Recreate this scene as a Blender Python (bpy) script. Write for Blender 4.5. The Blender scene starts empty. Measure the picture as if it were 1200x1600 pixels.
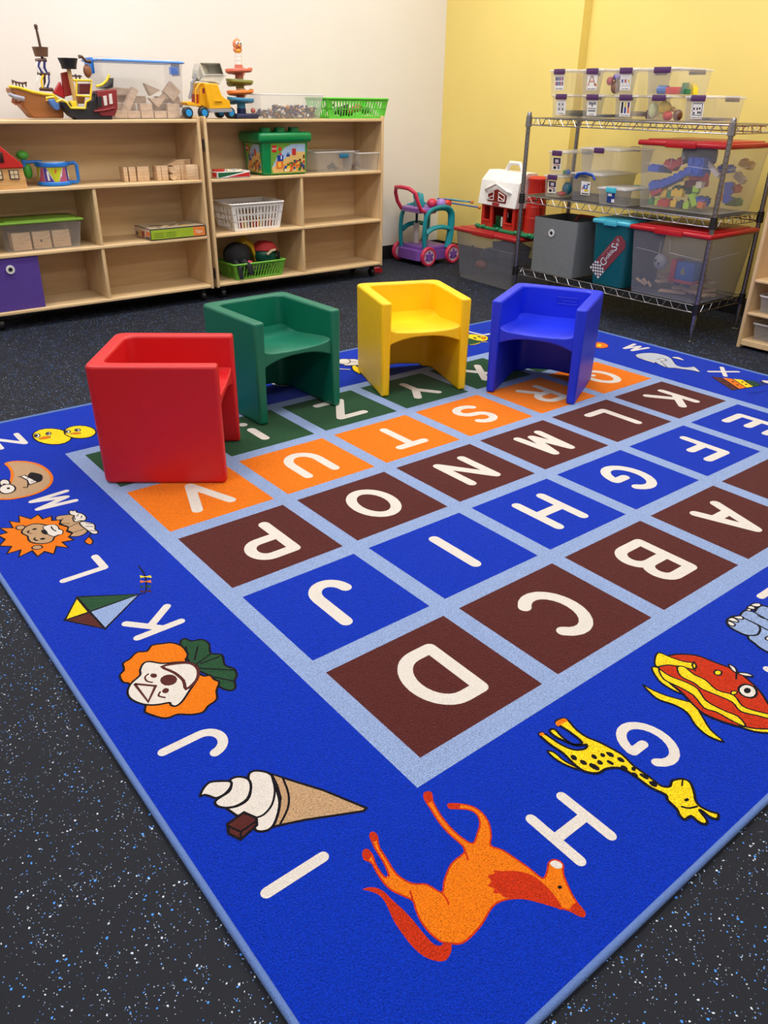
import bpy, bmesh, math, random
from mathutils import Vector, Matrix, geometry
from math import sin, cos, pi, radians as RAD
random.seed(7)
C = bpy.context.scene.collection
SC = bpy.context.scene
U = 0.34            # one letter square of the rug, in metres
RT = 0.008          # rug thickness

# ------------------------------------------------------------------ camera
cd = bpy.data.cameras.new('camera'); cam = bpy.data.objects.new('camera', cd); C.objects.link(cam)
cd.sensor_fit = 'HORIZONTAL'; cd.sensor_width = 36.0; cd.lens = 36.0*1217.02/1200.0; cd.clip_start = 0.02
_p, _y, _r = (-0.488925, 0.679250, 0.014946)
_f = Vector((cos(_p)*sin(_y), cos(_p)*cos(_y), sin(_p))); _rt = Vector((cos(_y), -sin(_y), 0)); _up = _rt.cross(_f)
_R = cos(_r)*_rt+sin(_r)*_up; _U = -sin(_r)*_rt+cos(_r)*_up
M = Matrix((( _R.x, _U.x, -_f.x), (_R.y, _U.y, -_f.y), (_R.z, _U.z, -_f.z))).to_4x4()
M.translation = Vector((-0.72977, -0.78505, 1.09473))
cam.matrix_world = M
SC.camera = cam

# ------------------------------------------------------------------ light and exposure
w = bpy.data.worlds.new('room_air'); SC.world = w; w.use_nodes = True
w.node_tree.nodes['Background'].inputs[0].default_value = (1, .97, .93, 1)
w.node_tree.nodes['Background'].inputs[1].default_value = 0.15
SC.view_settings.view_transform = 'Standard'; SC.view_settings.look = 'None'
SC.view_settings.gamma = 1; SC.view_settings.use_curve_mapping = False
SC.view_settings.exposure = 0.0
CEIL = 2.75
LAMPS = [(-1.0, -1.2, 16), (-1.0, 1.0, 20), (-.6, 3.0, 21), (1.3, -1.2, 19), (1.2, 1.0, 19), (1.1, 2.9, 20), (2.9, 0.7, 21), (2.75, 2.9, 19)]  # last panel is an added one, put over the far right corner to brighten it
LAMP_COL = (1.0, .975, .945)

# ------------------------------------------------------------------ materials
def lin(c):
    return tuple(((x/255)/12.92 if x/255 <= .04045 else ((x/255+.055)/1.055)**2.4) for x in c)+(1,)
def mat(name, rgb, rough=.5, metal=0, var=.06, vs=30, bump=0, bs=200, coat=0, sheen=0, spec=.5):
    m = bpy.data.materials.new(name); m.use_nodes = True; nt = m.node_tree; b = nt.nodes['Principled BSDF']
    c = lin(rgb)
    b.inputs['Roughness'].default_value = rough; b.inputs['Metallic'].default_value = metal
    b.inputs['Specular IOR Level'].default_value = spec
    if coat: b.inputs['Coat Weight'].default_value = coat
    if sheen: b.inputs['Sheen Weight'].default_value = sheen; b.inputs['Sheen Roughness'].default_value = .25
    tc = nt.nodes.new('ShaderNodeTexCoord'); n = nt.nodes.new('ShaderNodeTexNoise'); n.inputs['Scale'].default_value = vs
    n.inputs['Detail'].default_value = 3
    nt.links.new(tc.outputs['Object'], n.inputs['Vector'])
    r = nt.nodes.new('ShaderNodeMapRange'); r.inputs[1].default_value = .25; r.inputs[2].default_value = .75
    r.inputs[3].default_value = 1-var; r.inputs[4].default_value = 1+var
    nt.links.new(n.outputs['Fac'], r.inputs[0])
    h = nt.nodes.new('ShaderNodeVectorMath'); h.operation = 'SCALE'; h.inputs[0].default_value = c[:3]
    nt.links.new(r.outputs[0], h.inputs['Scale']); nt.links.new(h.outputs[0], b.inputs['Base Color'])
    if bump:
        n2 = nt.nodes.new('ShaderNodeTexNoise'); n2.inputs['Scale'].default_value = bs; n2.inputs['Detail'].default_value = 2
        nt.links.new(tc.outputs['Object'], n2.inputs['Vector'])
        bp = nt.nodes.new('ShaderNodeBump'); bp.inputs['Strength'].default_value = bump; bp.inputs['Distance'].default_value = .002 if bump < 1 else .004
        nt.links.new(n2.outputs['Fac'], bp.inputs['Height']); nt.links.new(bp.outputs[0], b.inputs['Normal'])
    return m
def clear(name, rgb, op=.25, rough=.2, edge=.22):
    m = bpy.data.materials.new(name); m.use_nodes = True; nt = m.node_tree; b = nt.nodes['Principled BSDF']
    b.inputs['Base Color'].default_value = lin(rgb); b.inputs['Roughness'].default_value = rough
    t = nt.nodes.new('ShaderNodeBsdfTransparent'); mx = nt.nodes.new('ShaderNodeMixShader')
    lw = nt.nodes.new('ShaderNodeLayerWeight'); lw.inputs['Blend'].default_value = .35
    r = nt.nodes.new('ShaderNodeMapRange'); r.inputs[3].default_value = op; r.inputs[4].default_value = min(1, op+edge)
    n = nt.nodes.new('ShaderNodeTexNoise'); n.inputs['Scale'].default_value = 9
    a = nt.nodes.new('ShaderNodeMath'); a.operation = 'MULTIPLY_ADD'; a.inputs[1].default_value = .03; 
    nt.links.new(lw.outputs['Facing'], r.inputs[0]); nt.links.new(n.outputs['Fac'], a.inputs[0]); nt.links.new(r.outputs[0], a.inputs[2])
    nt.links.new(a.outputs[0], mx.inputs[0]); nt.links.new(t.outputs[0], mx.inputs[1]); nt.links.new(b.outputs[0], mx.inputs[2])
    nt.links.new(mx.outputs[0], nt.nodes['Material Output'].inputs[0])
    return m
def wood(name, a, b_, scale=(1.2, 14, 14), rough=.45):
    m = bpy.data.materials.new(name); m.use_nodes = True; nt = m.node_tree; b = nt.nodes['Principled BSDF']
    tc = nt.nodes.new('ShaderNodeTexCoord'); mp = nt.nodes.new('ShaderNodeMapping'); mp.inputs['Scale'].default_value = scale
    n = nt.nodes.new('ShaderNodeTexNoise'); n.inputs['Scale'].default_value = 2.2; n.inputs['Detail'].default_value = 6; n.inputs['Distortion'].default_value = .6
    cr = nt.nodes.new('ShaderNodeValToRGB'); cr.color_ramp.elements[0].position = .3; cr.color_ramp.elements[1].position = .72
    cr.color_ramp.elements[0].color = lin(a); cr.color_ramp.elements[1].color = lin(b_)
    nt.links.new(tc.outputs['Object'], mp.inputs[0]); nt.links.new(mp.outputs[0], n.inputs['Vector']); nt.links.new(n.outputs['Fac'], cr.inputs[0])
    nt.links.new(cr.outputs[0], b.inputs['Base Color']); b.inputs['Roughness'].default_value = rough
    return m
_M = {}
def pl(rgb, rough=.35, **k):        # plastic of one colour
    key = (rgb, rough, tuple(k.items()))
    if key not in _M: _M[key] = mat('plastic_%d_%d_%d' % rgb, rgb, rough, **k)
    return _M[key]
BIRCH = wood('birch', (210, 177, 132), (226, 197, 152))
BIRCH_V = wood('birch_upright', (208, 175, 130), (224, 195, 150), (14, 14, 1.2))
BLOCKW = wood('block_wood', (196, 160, 122), (226, 196, 160), (8, 8, 40), .6)
BLOCKP = wood('pale_block_wood', (186, 158, 134), (214, 190, 168), (8, 8, 30), .6)
CHROME = mat('chrome', (158, 157, 162), .27, 1, .1, 60)
DARKM = mat('dark_steel', (70, 70, 74), .35, 1, .1, 60)
CLEAR = clear('clear_plastic', (224, 222, 222), .05)
CLEARW = clear('milky_plastic', (232, 230, 228), .085)
CLEARL = clear('clear_lid', (240, 238, 240), .38)
CLEARG = clear('smoky_plastic', (150, 152, 165), .17)
WHITE = pl((240, 238, 235)); BLACK = pl((22, 22, 24), .45); PAPER = mat('paper', (238, 236, 234), .6)
PURPLE = pl((82, 45, 96))

# ------------------------------------------------------------------ mesh helpers
class MB:
    def __init__(s): s.bm = bmesh.new(); s.mats = []
    def mi(s, m):
        if m not in s.mats: s.mats.append(m)
        return s.mats.index(m)
    def _fin(s, faces, m):
        i = s.mi(m)
        for f in faces: f.material_index = i
    def box(s, x0, x1, y0, y1, z0, z1, m, bev=0, T=None, seg=2):
        g = bmesh.ops.create_cube(s.bm, size=1); vs = g['verts']
        for v in vs: v.co = Vector(((x0+x1)/2+v.co.x*(x1-x0), (y0+y1)/2+v.co.y*(y1-y0), (z0+z1)/2+v.co.z*(z1-z0)))
        fs = set(f for v in vs for f in v.link_faces)
        if bev:
            es = list(set(e for v in vs for e in v.link_edges))
            r = bmesh.ops.bevel(s.bm, geom=vs+es, offset=bev, segments=seg, profile=.5, affect='EDGES')
            fs = set(r['faces']) | set(f for f in fs if f.is_valid)
            vs = list(set(v for f in fs for v in f.verts))
        if T is not None:
            for v in vs: v.co = T @ v.co
        s._fin(fs, m); return vs
    def hexa(s, b, t, m):      # bottom 4 pts, top 4 pts (ccw)
        vb = [s.bm.verts.new(p) for p in b]; vt = [s.bm.verts.new(p) for p in t]; n = len(vb)
        fs = [s.bm.faces.new(vb[::-1]), s.bm.faces.new(vt)]
        for i in range(n): fs.append(s.bm.faces.new((vb[i], vb[(i+1) % n], vt[(i+1) % n], vt[i])))
        s._fin(fs, m)
    def prism(s, pts, a0, a1, m, ax='Y'):     # outline extruded along ax; pts in the other two axes
        def P(u, v, a): return {'Y': (u, a, v), 'X': (a, u, v), 'Z': (u, v, a)}[ax]
        va = [s.bm.verts.new(P(u, v, a0)) for u, v in pts]; vb = [s.bm.verts.new(P(u, v, a1)) for u, v in pts]
        fs = []
        n = len(pts)
        for i in range(n): fs.append(s.bm.faces.new((va[i], va[(i+1) % n], vb[(i+1) % n], vb[i])))
        tri = geometry.tessellate_polygon([[Vector((u, v, 0)) for u, v in pts]])
        for t in tri:
            if len(set(t)) < 3: continue
            for vv in (va, vb):
                try: fs.append(s.bm.faces.new([vv[i] for i in t]))
                except ValueError: pass
        s._fin(fs, m)
    def cyl(s, p0, p1, r0, m, r1=None, seg=16, cap=True):
        p0 = Vector(p0); p1 = Vector(p1); r1 = r0 if r1 is None else r1
        d = (p1-p0).normalized(); a = d.orthogonal().normalized(); b = d.cross(a)
        A = []; B = []
        for i in range(seg):
            t = 2*pi*i/seg; q = a*cos(t)+b*sin(t)
            A.append(s.bm.verts.new(p0+q*r0)); B.append(s.bm.verts.new(p1+q*r1))
        fs = [s.bm.faces.new((A[i], A[(i+1) % seg], B[(i+1) % seg], B[i])) for i in range(seg)]
        if cap: fs += [s.bm.faces.new(A[::-1]), s.bm.faces.new(B)]
        s._fin(fs, m)
    def lathe(s, prof, c, m, seg=24, ax='Z', loop=False):
        rings = []
        c = Vector(c)
        for r, z in prof:
            ring = []
            for i in range(seg):
                t = 2*pi*i/seg
                v = {'Z': (r*cos(t), r*sin(t), z), 'Y': (r*cos(t), z, r*sin(t)), 'X': (z, r*cos(t), r*sin(t))}[ax]
                ring.append(s.bm.verts.new(c+Vector(v)))
            rings.append(ring)
        fs = []
        for a, b in zip(rings, rings[1:]):
            for i in range(seg): fs.append(s.bm.faces.new((a[i], a[(i+1) % seg], b[(i+1) % seg], b[i])))
        if loop:
            for i in range(seg): fs.append(s.bm.faces.new((rings[-1][i], rings[-1][(i+1) % seg], rings[0][(i+1) % seg], rings[0][i])))
        else:
            if prof[0][0] > 1e-5: fs.append(s.bm.faces.new(rings[0][::-1]))
            if prof[-1][0] > 1e-5: fs.append(s.bm.faces.new(rings[-1]))
        s._fin(fs, m)
    def tube(s, pts, r, m, seg=8, closed=False, flat=1.0):
        P = [Vector(p) for p in pts]; n = len(P); rings = []
        prev = None
        for i in range(n):
            if closed: d = (P[(i+1) % n]-P[i-1])
            else: d = P[min(i+1, n-1)]-P[max(i-1, 0)]
            d.normalize()
            if prev is None: a = d.orthogonal().normalized()
            else:
                a = prev-d*prev.dot(d)
                a = a.normalized() if a.length > 1e-6 else d.orthogonal().normalized()
            prev = a; b = d.cross(a)
            rr = r[i] if isinstance(r, (list, tuple)) else r
            rings.append([s.bm.verts.new(P[i]+(a*cos(2*pi*k/seg)+b*sin(2*pi*k/seg)*flat)*rr) for k in range(seg)])
        fs = []
        pr = list(zip(rings, rings[1:]))
        if closed: pr.append((rings[-1], rings[0]))
        for A, B in pr:
            for k in range(seg): fs.append(s.bm.faces.new((A[k], A[(k+1) % seg], B[(k+1) % seg], B[k])))
        if not closed: fs += [s.bm.faces.new(rings[0][::-1]), s.bm.faces.new(rings[-1])]
        s._fin(fs, m)
    def ball(s, c, r, m, seg=16):
        r = r if isinstance(r, (tuple, list)) else (r, r, r)
        g = bmesh.ops.create_uvsphere(s.bm, u_segments=seg, v_segments=max(6, seg*2//3), radius=1)
        for v in g['verts']: v.co = Vector((c[0]+v.co.x*r[0], c[1]+v.co.y*r[1], c[2]+v.co.z*r[2]))
        s._fin(set(f for v in g['verts'] for f in v.link_faces), m)
    def shell(s, w0, d0, w1, d1, h, th, m, z0=0, rc=.015, floor_=True):   # open tapered tub, rounded corners
        def ring(w, d, z, r):
            out = []
            for cx, cy, a0 in ((w/2-r, d/2-r, 0), (-w/2+r, d/2-r, 90), (-w/2+r, -d/2+r, 180), (w/2-r, -d/2+r, 270)):
                for k in range(4):
                    a = RAD(a0+30*k); out.append(s.bm.verts.new((cx+r*cos(a), cy+r*sin(a), z)))
            return out
        R = [ring(w0, d0, z0, rc), ring(w1, d1, z0+h, rc), ring(w1-2*th, d1-2*th, z0+h, rc*.8), ring(w0-2*th, d0-2*th, z0+th, rc*.8)]
        fs = []; n = len(R[0])
        for a, b in zip(R, R[1:]):
            for i in range(n): fs.append(s.bm.faces.new((a[i], a[(i+1) % n], b[(i+1) % n], b[i])))
        fs += [s.bm.faces.new(R[0][::-1]), s.bm.faces.new(R[3])]
        s._fin(fs, m)
    def build(s, name, parent=None, loc=(0, 0, 0), rot=(0, 0, 0), smooth=True, bevel=0):
        bmesh.ops.recalc_face_normals(s.bm, faces=s.bm.faces[:])
        me = bpy.data.meshes.new(name); s.bm.to_mesh(me); s.bm.free()
        for m in s.mats: me.materials.append(m)
        if smooth:
            me.polygons.foreach_set('use_smooth', [True]*len(me.polygons)); me.set_sharp_from_angle(angle=RAD(38))
        o = bpy.data.objects.new(name, me); C.objects.link(o); o.parent = parent
        o.location = loc; o.rotation_euler = rot
        if bevel:
            b = o.modifiers.new('bevel', 'BEVEL'); b.width = bevel; b.segments = 3; b.limit_method = 'ANGLE'; b.angle_limit = RAD(35); b.harden_normals = False
        return o
def tag(o, label=None, cat=None, group=None, kind=None):
    if label: o['label'] = label
    if cat: o['category'] = cat
    if group: o['group'] = group
    if kind: o['kind'] = kind
    return o
def empty(name, loc, rz=0, label=None, cat=None, group=None):
    o = bpy.data.objects.new(name, None); o.empty_display_size = .05; C.objects.link(o); o.location = loc; o.rotation_euler = (0, 0, rz)
    return tag(o, label, cat, group)
def kids(o): return [c for c in bpy.data.objects if c.parent == o]
def copy_tree(o, parent=None):
    c = o.copy(); C.objects.link(c)
    if parent is not None: c.parent = parent
    for ch in kids(o): copy_tree(ch, c)
    return c
def struct(name, mb, smooth=False):
    o = mb.build(name, smooth=smooth); o['kind'] = 'structure'; return o
def text_mesh(mb, s, size, m, T, depth=.0004, spacing=1.0):   # built-in font turned into mesh and merged in mb
    cu = bpy.data.curves.new('t', 'FONT'); cu.body = s; cu.size = size; cu.extrude = depth; cu.align_x = 'CENTER'; cu.align_y = 'CENTER'; cu.space_character = spacing
    cu.resolution_u = 2
    o = bpy.data.objects.new('t', cu); C.objects.link(o); bpy.context.view_layer.update()
    me = bpy.data.meshes.new_from_object(o.evaluated_get(bpy.context.evaluated_depsgraph_get()))
    n0 = len(mb.bm.verts); f0 = len(mb.bm.faces)
    mb.bm.from_mesh(me); mb.bm.verts.ensure_lookup_table(); mb.bm.faces.ensure_lookup_table()
    for v in mb.bm.verts[n0:]: v.co = T @ v.co
    mb._fin(mb.bm.faces[f0:], m)
    bpy.data.objects.remove(o); bpy.data.curves.remove(cu); bpy.data.meshes.remove(me)

# ------------------------------------------------------------------ room
def plane_box(name, x0, x1, y0, y1, z0, z1, m): b = MB(); b.box(x0, x1, y0, y1, z0, z1, m); return struct(name, b)
WALLW = mat('white_paint', (229, 224, 219), .55, var=.015, vs=3, bump=.08, bs=300)
WALLY = mat('yellow_paint', (240, 217, 126), .5, var=.02, vs=3, bump=.08, bs=300)
BASEM = mat('black_rubber_skirting', (24, 24, 27), .45)
def floor_mat():
    m = bpy.data.materials.new('speckled_rubber'); m.use_nodes = True; nt = m.node_tree; b = nt.nodes['Principled BSDF']; L = nt.links.new
    tc = nt.nodes.new('ShaderNodeTexCoord'); col = None
    base = nt.nodes.new('ShaderNodeRGB'); base.outputs[0].default_value = lin((25, 28, 37)); col = base.outputs[0]
    wn = nt.nodes.new('ShaderNodeTexNoise'); wn.inputs['Scale'].default_value = 260; wn.inputs['Detail'].default_value = 2; L(tc.outputs['Object'], wn.inputs['Vector'])
    dv = nt.nodes.new('ShaderNodeVectorMath'); dv.operation = 'MULTIPLY_ADD'; dv.inputs[1].default_value = (.004, .004, 0)
    L(wn.outputs['Color'], dv.inputs[0]); L(tc.outputs['Object'], dv.inputs[2])
    big = nt.nodes.new('ShaderNodeTexNoise'); big.inputs['Scale'].default_value = 22; L(tc.outputs['Object'], big.inputs['Vector'])
    for sc, th, rgb, off in ((190, .0, (70, 150, 250), 0), (230, .0, (206, 218, 236), 5.3), (330, .0, (110, 165, 245), 9.1), (420, 0, (180, 196, 220), 3.7)):
        mp = nt.nodes.new('ShaderNodeMapping'); mp.inputs['Location'].default_value = (off, off*1.7, 0); mp.inputs['Scale'].default_value = (1, 1, 0)
        L(dv.outputs[0], mp.inputs[0])
        v = nt.nodes.new('ShaderNodeTexVoronoi'); v.inputs['Scale'].default_value = sc; L(mp.outputs[0], v.inputs['Vector'])
        # random id picks a few cells, distance keeps the chip small
        sp = nt.nodes.new('ShaderNodeSeparateColor'); L(v.outputs['Color'], sp.inputs[0])
        a = nt.nodes.new('ShaderNodeMath'); a.operation = 'MULTIPLY_ADD'; a.inputs[1].default_value = .26; L(big.outputs['Fac'], a.inputs[0]); a.inputs[2].default_value = -.05
        g = nt.nodes.new('ShaderNodeMath'); g.operation = 'LESS_THAN'; L(sp.outputs[0], g.inputs[0]); L(a.outputs[0], g.inputs[1])
        sz = nt.nodes.new('ShaderNodeMath'); sz.operation = 'MULTIPLY'; sz.inputs[1].default_value = .42; L(sp.outputs[1], sz.inputs[0])
        d = nt.nodes.new('ShaderNodeMath'); d.operation = 'LESS_THAN'; L(v.outputs['Distance'], d.inputs[0]); L(sz.outputs[0], d.inputs[1])
        k = nt.nodes.new('ShaderNodeMath'); k.operation = 'MULTIPLY'; L(g.outputs[0], k.inputs[0]); L(d.outputs[0], k.inputs[1])
        mx = nt.nodes.new('ShaderNodeMix'); mx.data_type = 'RGBA'; L(k.outputs[0], mx.inputs['Factor']); L(col, mx.inputs['A']); mx.inputs['B'].default_value = lin(rgb)
        col = mx.outputs['Result']
    L(col, b.inputs['Base Color']); b.inputs['Roughness'].default_value = .7; b.inputs['Specular IOR Level'].default_value = .22
    n = nt.nodes.new('ShaderNodeTexNoise'); n.inputs['Scale'].default_value = 300; L(tc.outputs['Object'], n.inputs['Vector'])
    bp = nt.nodes.new('ShaderNodeBump'); bp.inputs['Strength'].default_value = .35; bp.inputs['Distance'].default_value = .001; L(n.outputs['Fac'], bp.inputs['Height']); L(bp.outputs[0], b.inputs['Normal'])
    return m
XW, XR, YB = 3.672, 3.745, 4.046      # yellow wall, its recessed part, white wall
YS = 2.822                            # where the yellow wall steps back
plane_box('floor', -3.2, 3.95, -3.0, 4.15, -.1, 0, floor_mat())
plane_box('wall_back', -3.2, 3.95, YB, YB+.1, 0, CEIL, WALLW)
b = MB(); b.prism([(XW, YB), (XW, YS), (XR, YS), (XR, -3.0), (XR+.12, -3.0), (XR+.12, YB)], 0, CEIL, WALLY, 'Z'); struct('wall_right', b)
plane_box('wall_left', -3.3, -3.2, -3.0, 4.15, 0, CEIL, WALLW)
plane_box('wall_front', -3.2, 3.95, -3.1, -3.0, 0, CEIL, WALLW)
plane_box('ceiling', -3.3, 3.95, -3.1, 4.15, CEIL, CEIL+.1, mat('ceiling_tile', (232, 230, 225), .8))
b = MB(); b.box(-3.2, XW-.004, YB-.008, YB, 0, .1, BASEM, .003); struct('baseboard_back', b)
b = MB(); b.box(XW-.008, XW, YS, YB-.01, 0, .1, BASEM, .003); b.box(XR-.008, XR, -3.0, YS-.002, 0, .1, BASEM, .003); struct('baseboard_right', b)

LIT = bpy.data.materials.new('lamp_diffuser'); LIT.use_nodes = True
_b = LIT.node_tree.nodes['Principled BSDF']; _b.inputs['Base Color'].default_value = (.9, .9, .88, 1); _b.inputs['Emission Color'].default_value = LAMP_COL+(1,); _b.inputs['Emission Strength'].default_value = 4.0
for i, (x, y, LAMP_W) in enumerate(LAMPS):
    r = empty('ceiling_lamp', (x, y, CEIL), 0, 'white rectangular ceiling light panel on the ceiling', 'ceiling light', 'ceiling light panels')
    b = MB()
    for s in (-1, 1):
        b.box(s*.6-.02, s*.6+.02, -.32, .32, -.045, 0, WHITE, .004); b.box(-.62, .62, s*.3-.02, s*.3+.02, -.045, 0, WHITE, .004)
    b.build('frame', r)
    b = MB(); b.box(-.58, .58, -.28, .28, -.03, -.01, LIT); b.build('diffuser', r, smooth=False)
    ld = bpy.data.lights.new('lamp_light', 'AREA'); ld.shape = 'RECTANGLE'; ld.size = 1.15; ld.size_y = .55; ld.energy = LAMP_W; ld.color = LAMP_COL
    lo = bpy.data.objects.new('lamp_light', ld); C.objects.link(lo); lo.parent = r; lo.location = (0, 0, -.05)
# ------------------------------------------------------------------ alphabet rug
def pile(name, rgb, dark=.5):
    return mat(name, rgb, .95, 0, dark, 400, 1.0, 330, sheen=.14, spec=.12)
RC = {'U': pile('pile_blue', (7, 49, 178)), 'B': pile('pile_light_blue', (142, 164, 208)), 'M': pile('pile_maroon', (84, 38, 36)),
      'O': pile('pile_orange', (232, 118, 16)), 'G': pile('pile_green', (36, 76, 49)), 'W': pile('pile_white', (222, 215, 208), .14),
      'K': pile('pile_black', (22, 18, 26)), 'R': pile('pile_red', (190, 48, 18)), 'T': pile('pile_tan', (186, 152, 116)),
      'Y': pile('pile_yellow', (244, 208, 28)), 'A': pile('pile_grey', (186, 192, 204)), 'D': pile('pile_navy', (30, 50, 130))}
rug = empty('alphabet_rug', (0, 0, 0), 0, 'large blue rug printed with alphabet letters in coloured squares and border pictures', 'rug')
rb = MB()
X0, X1, Y0, Y1 = -.442, 2.752, -.4505, 2.217
def rrect(x0, x1, y0, y1, r, n=6):
    out = []
    for cx, cy, a0 in ((x1-r, y1-r, 0), (x0+r, y1-r, 90), (x0+r, y0+r, 180), (x1-r, y0+r, 270)):
        for k in range(n+1):
            a = RAD(a0+90*k/n); out.append((cx+r*cos(a), cy+r*sin(a)))
    return out
rb.prism(rrect(X0, X1, Y0, Y1, .02), .001, RT-.001, RC['U'], 'Z')
ZL = [RT-.001]
STEP = .000005
def nz(): ZL[0] += STEP; return ZL[0]
def flat(pts, c):
    z = nz(); vs = [rb.bm.verts.new((x, y, z)) for x, y in pts]; fs = []
    for t in geometry.tessellate_polygon([[Vector((x, y, 0)) for x, y in pts]]):
        if len(set(t)) < 3: continue
        try: fs.append(rb.bm.faces.new([vs[i] for i in t]))
        except ValueError: pass
    rb._fin(fs, RC[c])
def disc(x, y, r, c, n=12): flat([(x+r*cos(2*pi*i/n), y+r*sin(2*pi*i/n)) for i in range(n)], c)
def fat(P, w, c):                       # round-ended thick stroke
    for i, p in enumerate(P):
        disc(p[0], p[1], w/2, c)
        if i:
            q = P[i-1]; dx, dy = p[0]-q[0], p[1]-q[1]; l = math.hypot(dx, dy)
            if l < 1e-6: continue
            nx, ny = -dy/l*w/2, dx/l*w/2
            flat([(q[0]+nx, q[1]+ny), (p[0]+nx, p[1]+ny), (p[0]-nx, p[1]-ny), (q[0]-nx, q[1]-ny)], c)
def strip(P, w, c, closed):             # mitred thin line
    z = nz(); n = len(P); A = []; B = []
    for i in range(n):
        p = P[i]
        a = P[(i-1) % n] if (closed or i > 0) else p; b = P[(i+1) % n] if (closed or i < n-1) else p
        d1 = Vector((p[0]-a[0], p[1]-a[1])); d2 = Vector((b[0]-p[0], b[1]-p[1]))
        if d1.length < 1e-7: d1 = d2.copy()
        if d2.length < 1e-7: d2 = d1.copy()
        if d1.length < 1e-7: continue
        d1.normalize(); d2.normalize(); t = d1+d2
        t = t.normalized() if t.length > .3 else d1
        nrm = Vector((-t.y, t.x)); k = min(1.8, 1/max(.3, nrm.dot(Vector((-d1.y, d1.x)))))*w/2
        A.append(rb.bm.verts.new((p[0]+nrm.x*k, p[1]+nrm.y*k, z))); B.append(rb.bm.verts.new((p[0]-nrm.x*k, p[1]-nrm.y*k, z)))
    fs = []; m = len(A)
    for i in range(m if closed else m-1):
        j = (i+1) % m; fs.append(rb.bm.faces.new((A[i], A[j], B[j], B[i])))
    rb._fin(fs, RC[c])
def smooth(P, closed, n=3):
    N = len(P); out = []
    for i in range(N if closed else N-1):
        if closed: a, b, c, d = P[(i-1) % N], P[i], P[(i+1) % N], P[(i+2) % N]
        else: a, b, c, d = P[max(i-1, 0)], P[i], P[i+1], P[min(i+2, N-1)]
        for k in range(n):
            t = k/n
            out.append(tuple(.5*((2*b[e])+(-a[e]+c[e])*t+(2*a[e]-5*b[e]+4*c[e]-d[e])*t*t+(-a[e]+3*b[e]-3*c[e]+d[e])*t**3) for e in (0, 1)))
    if not closed: out.append(P[-1])
    return out
def arc(cx, cy, rx, ry, a0, a1, n=10): return [(cx+rx*cos(RAD(a0+(a1-a0)*k/n)), cy+ry*sin(RAD(a0+(a1-a0)*k/n))) for k in range(n+1)]
GL = {'A': [[(0, 0), (.5, 1), (1, 0)], [(.17, .33), (.83, .33)]],
 'B': [[(0, 0), (0, 1)]+arc(.62, .76, .3, .24, 90, -90)+[(0, .52)], arc(.65, .26, .35, .26, 90, -90)+[(0, 0)]],
 'C': [arc(.55, .5, .55, .5, 48, 312, 16)], 'D': [[(0, 0), (0, 1)]+arc(.42, .5, .58, .5, 90, -90, 14)+[(0, 0)]],
 'E': [[(.95, 1), (0, 1), (0, 0), (.95, 0)], [(0, .5), (.8, .5)]], 'F': [[(.95, 1), (0, 1), (0, 0)], [(0, .5), (.75, .5)]],
 'G': [arc(.52, .5, .52, .5, 48, 350, 18)+[(1.02, .46), (.62, .46)]], 'H': [[(0, 0), (0, 1)], [(1, 0), (1, 1)], [(0, .5), (1, .5)]],
 'I': [[(.5, 0), (.5, 1)]], 'J': [[(.8, 1), (.8, .3)]+arc(.42, .3, .38, .3, 0, -175)], 'K': [[(0, 0), (0, 1)], [(.85, 1), (0, .42)], [(.3, .62), (.95, 0)]],
 'L': [[(.05, 1), (.05, 0), (.9, 0)]], 'M': [[(0, 0), (.12, 1), (.5, .12), (.88, 1), (1, 0)]], 'N': [[(0, 0), (0, 1), (1, 0), (1, 1)]],
 'O': [arc(.5, .5, .54, .5, 0, 360, 24)], 'P': [[(0, 0), (0, 1)]+arc(.6, .73, .36, .27, 90, -90)+[(0, .46)]],
 'Q': [arc(.5, .5, .54, .5, 0, 360, 24), [(.65, .3), (1.05, -.05)]], 'R': [[(0, 0), (0, 1)]+arc(.6, .75, .34, .25, 90, -90)+[(0, .5)], [(.45, .5), (.95, 0)]],
 'S': [arc(.5, .76, .4, .24, 30, 180)+arc(.5, .76, .4, .26, 180, 270, 5)+arc(.5, .25, .45, .25, 90, -150)], 'T': [[(0, 1), (1, 1)], [(.5, 1), (.5, 0)]],
 'U': [[(.02, 1)]+arc(.5, .4, .48, .4, 180, 360)+[(.98, 1)]], 'V': [[(0, 1), (.5, 0), (1, 1)]], 'W': [[(0, 1), (.22, 0), (.5, .9), (.78, 0), (1, 1)]],
 'X': [[(0, 0), (1, 1)], [(0, 1), (1, 0)]], 'Y': [[(0, 1), (.5, .5), (1, 1)], [(.5, .5), (.5, 0)]], 'Z': [[(0, 1), (1, 1), (0, 0), (1, 0)]],
 '!': [[(.5, 1), (.5, .4)], [(.5, .02), (.5, 0)]], '?': [arc(.5, .72, .38, .28, 160, -60)+[(.5, .3)], [(.5, .02), (.5, 0)]]}
def glyph(ch, cx, cy, up, w, h, sw):
    ux, uy = up; rx, ry = uy, -ux
    for s in GL[ch]:
        fat([((cx+(x-.5)*w*rx+(y-.5)*h*ux), (cy+(x-.5)*w*ry+(y-.5)*h*uy)) for x, y in s], sw, 'W')
CW, CH, GX, GY = 1.0*U, 0.9078*U, 0.1487*U, 0.1473*U
BX = .150*U
flat([(-BX, -BX), (6*CW+5*GX+BX, -BX), (6*CW+5*GX+BX, 5*CH+4*GY+BX), (-BX, 5*CH+4*GY+BX)], 'B')
ROWS = [('M', 'DCBA  '), ('U', 'JIHGFE'), ('M', 'PONMLK'), ('O', 'VUTSRQ'), ('G', '?!ZYXW')]
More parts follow.
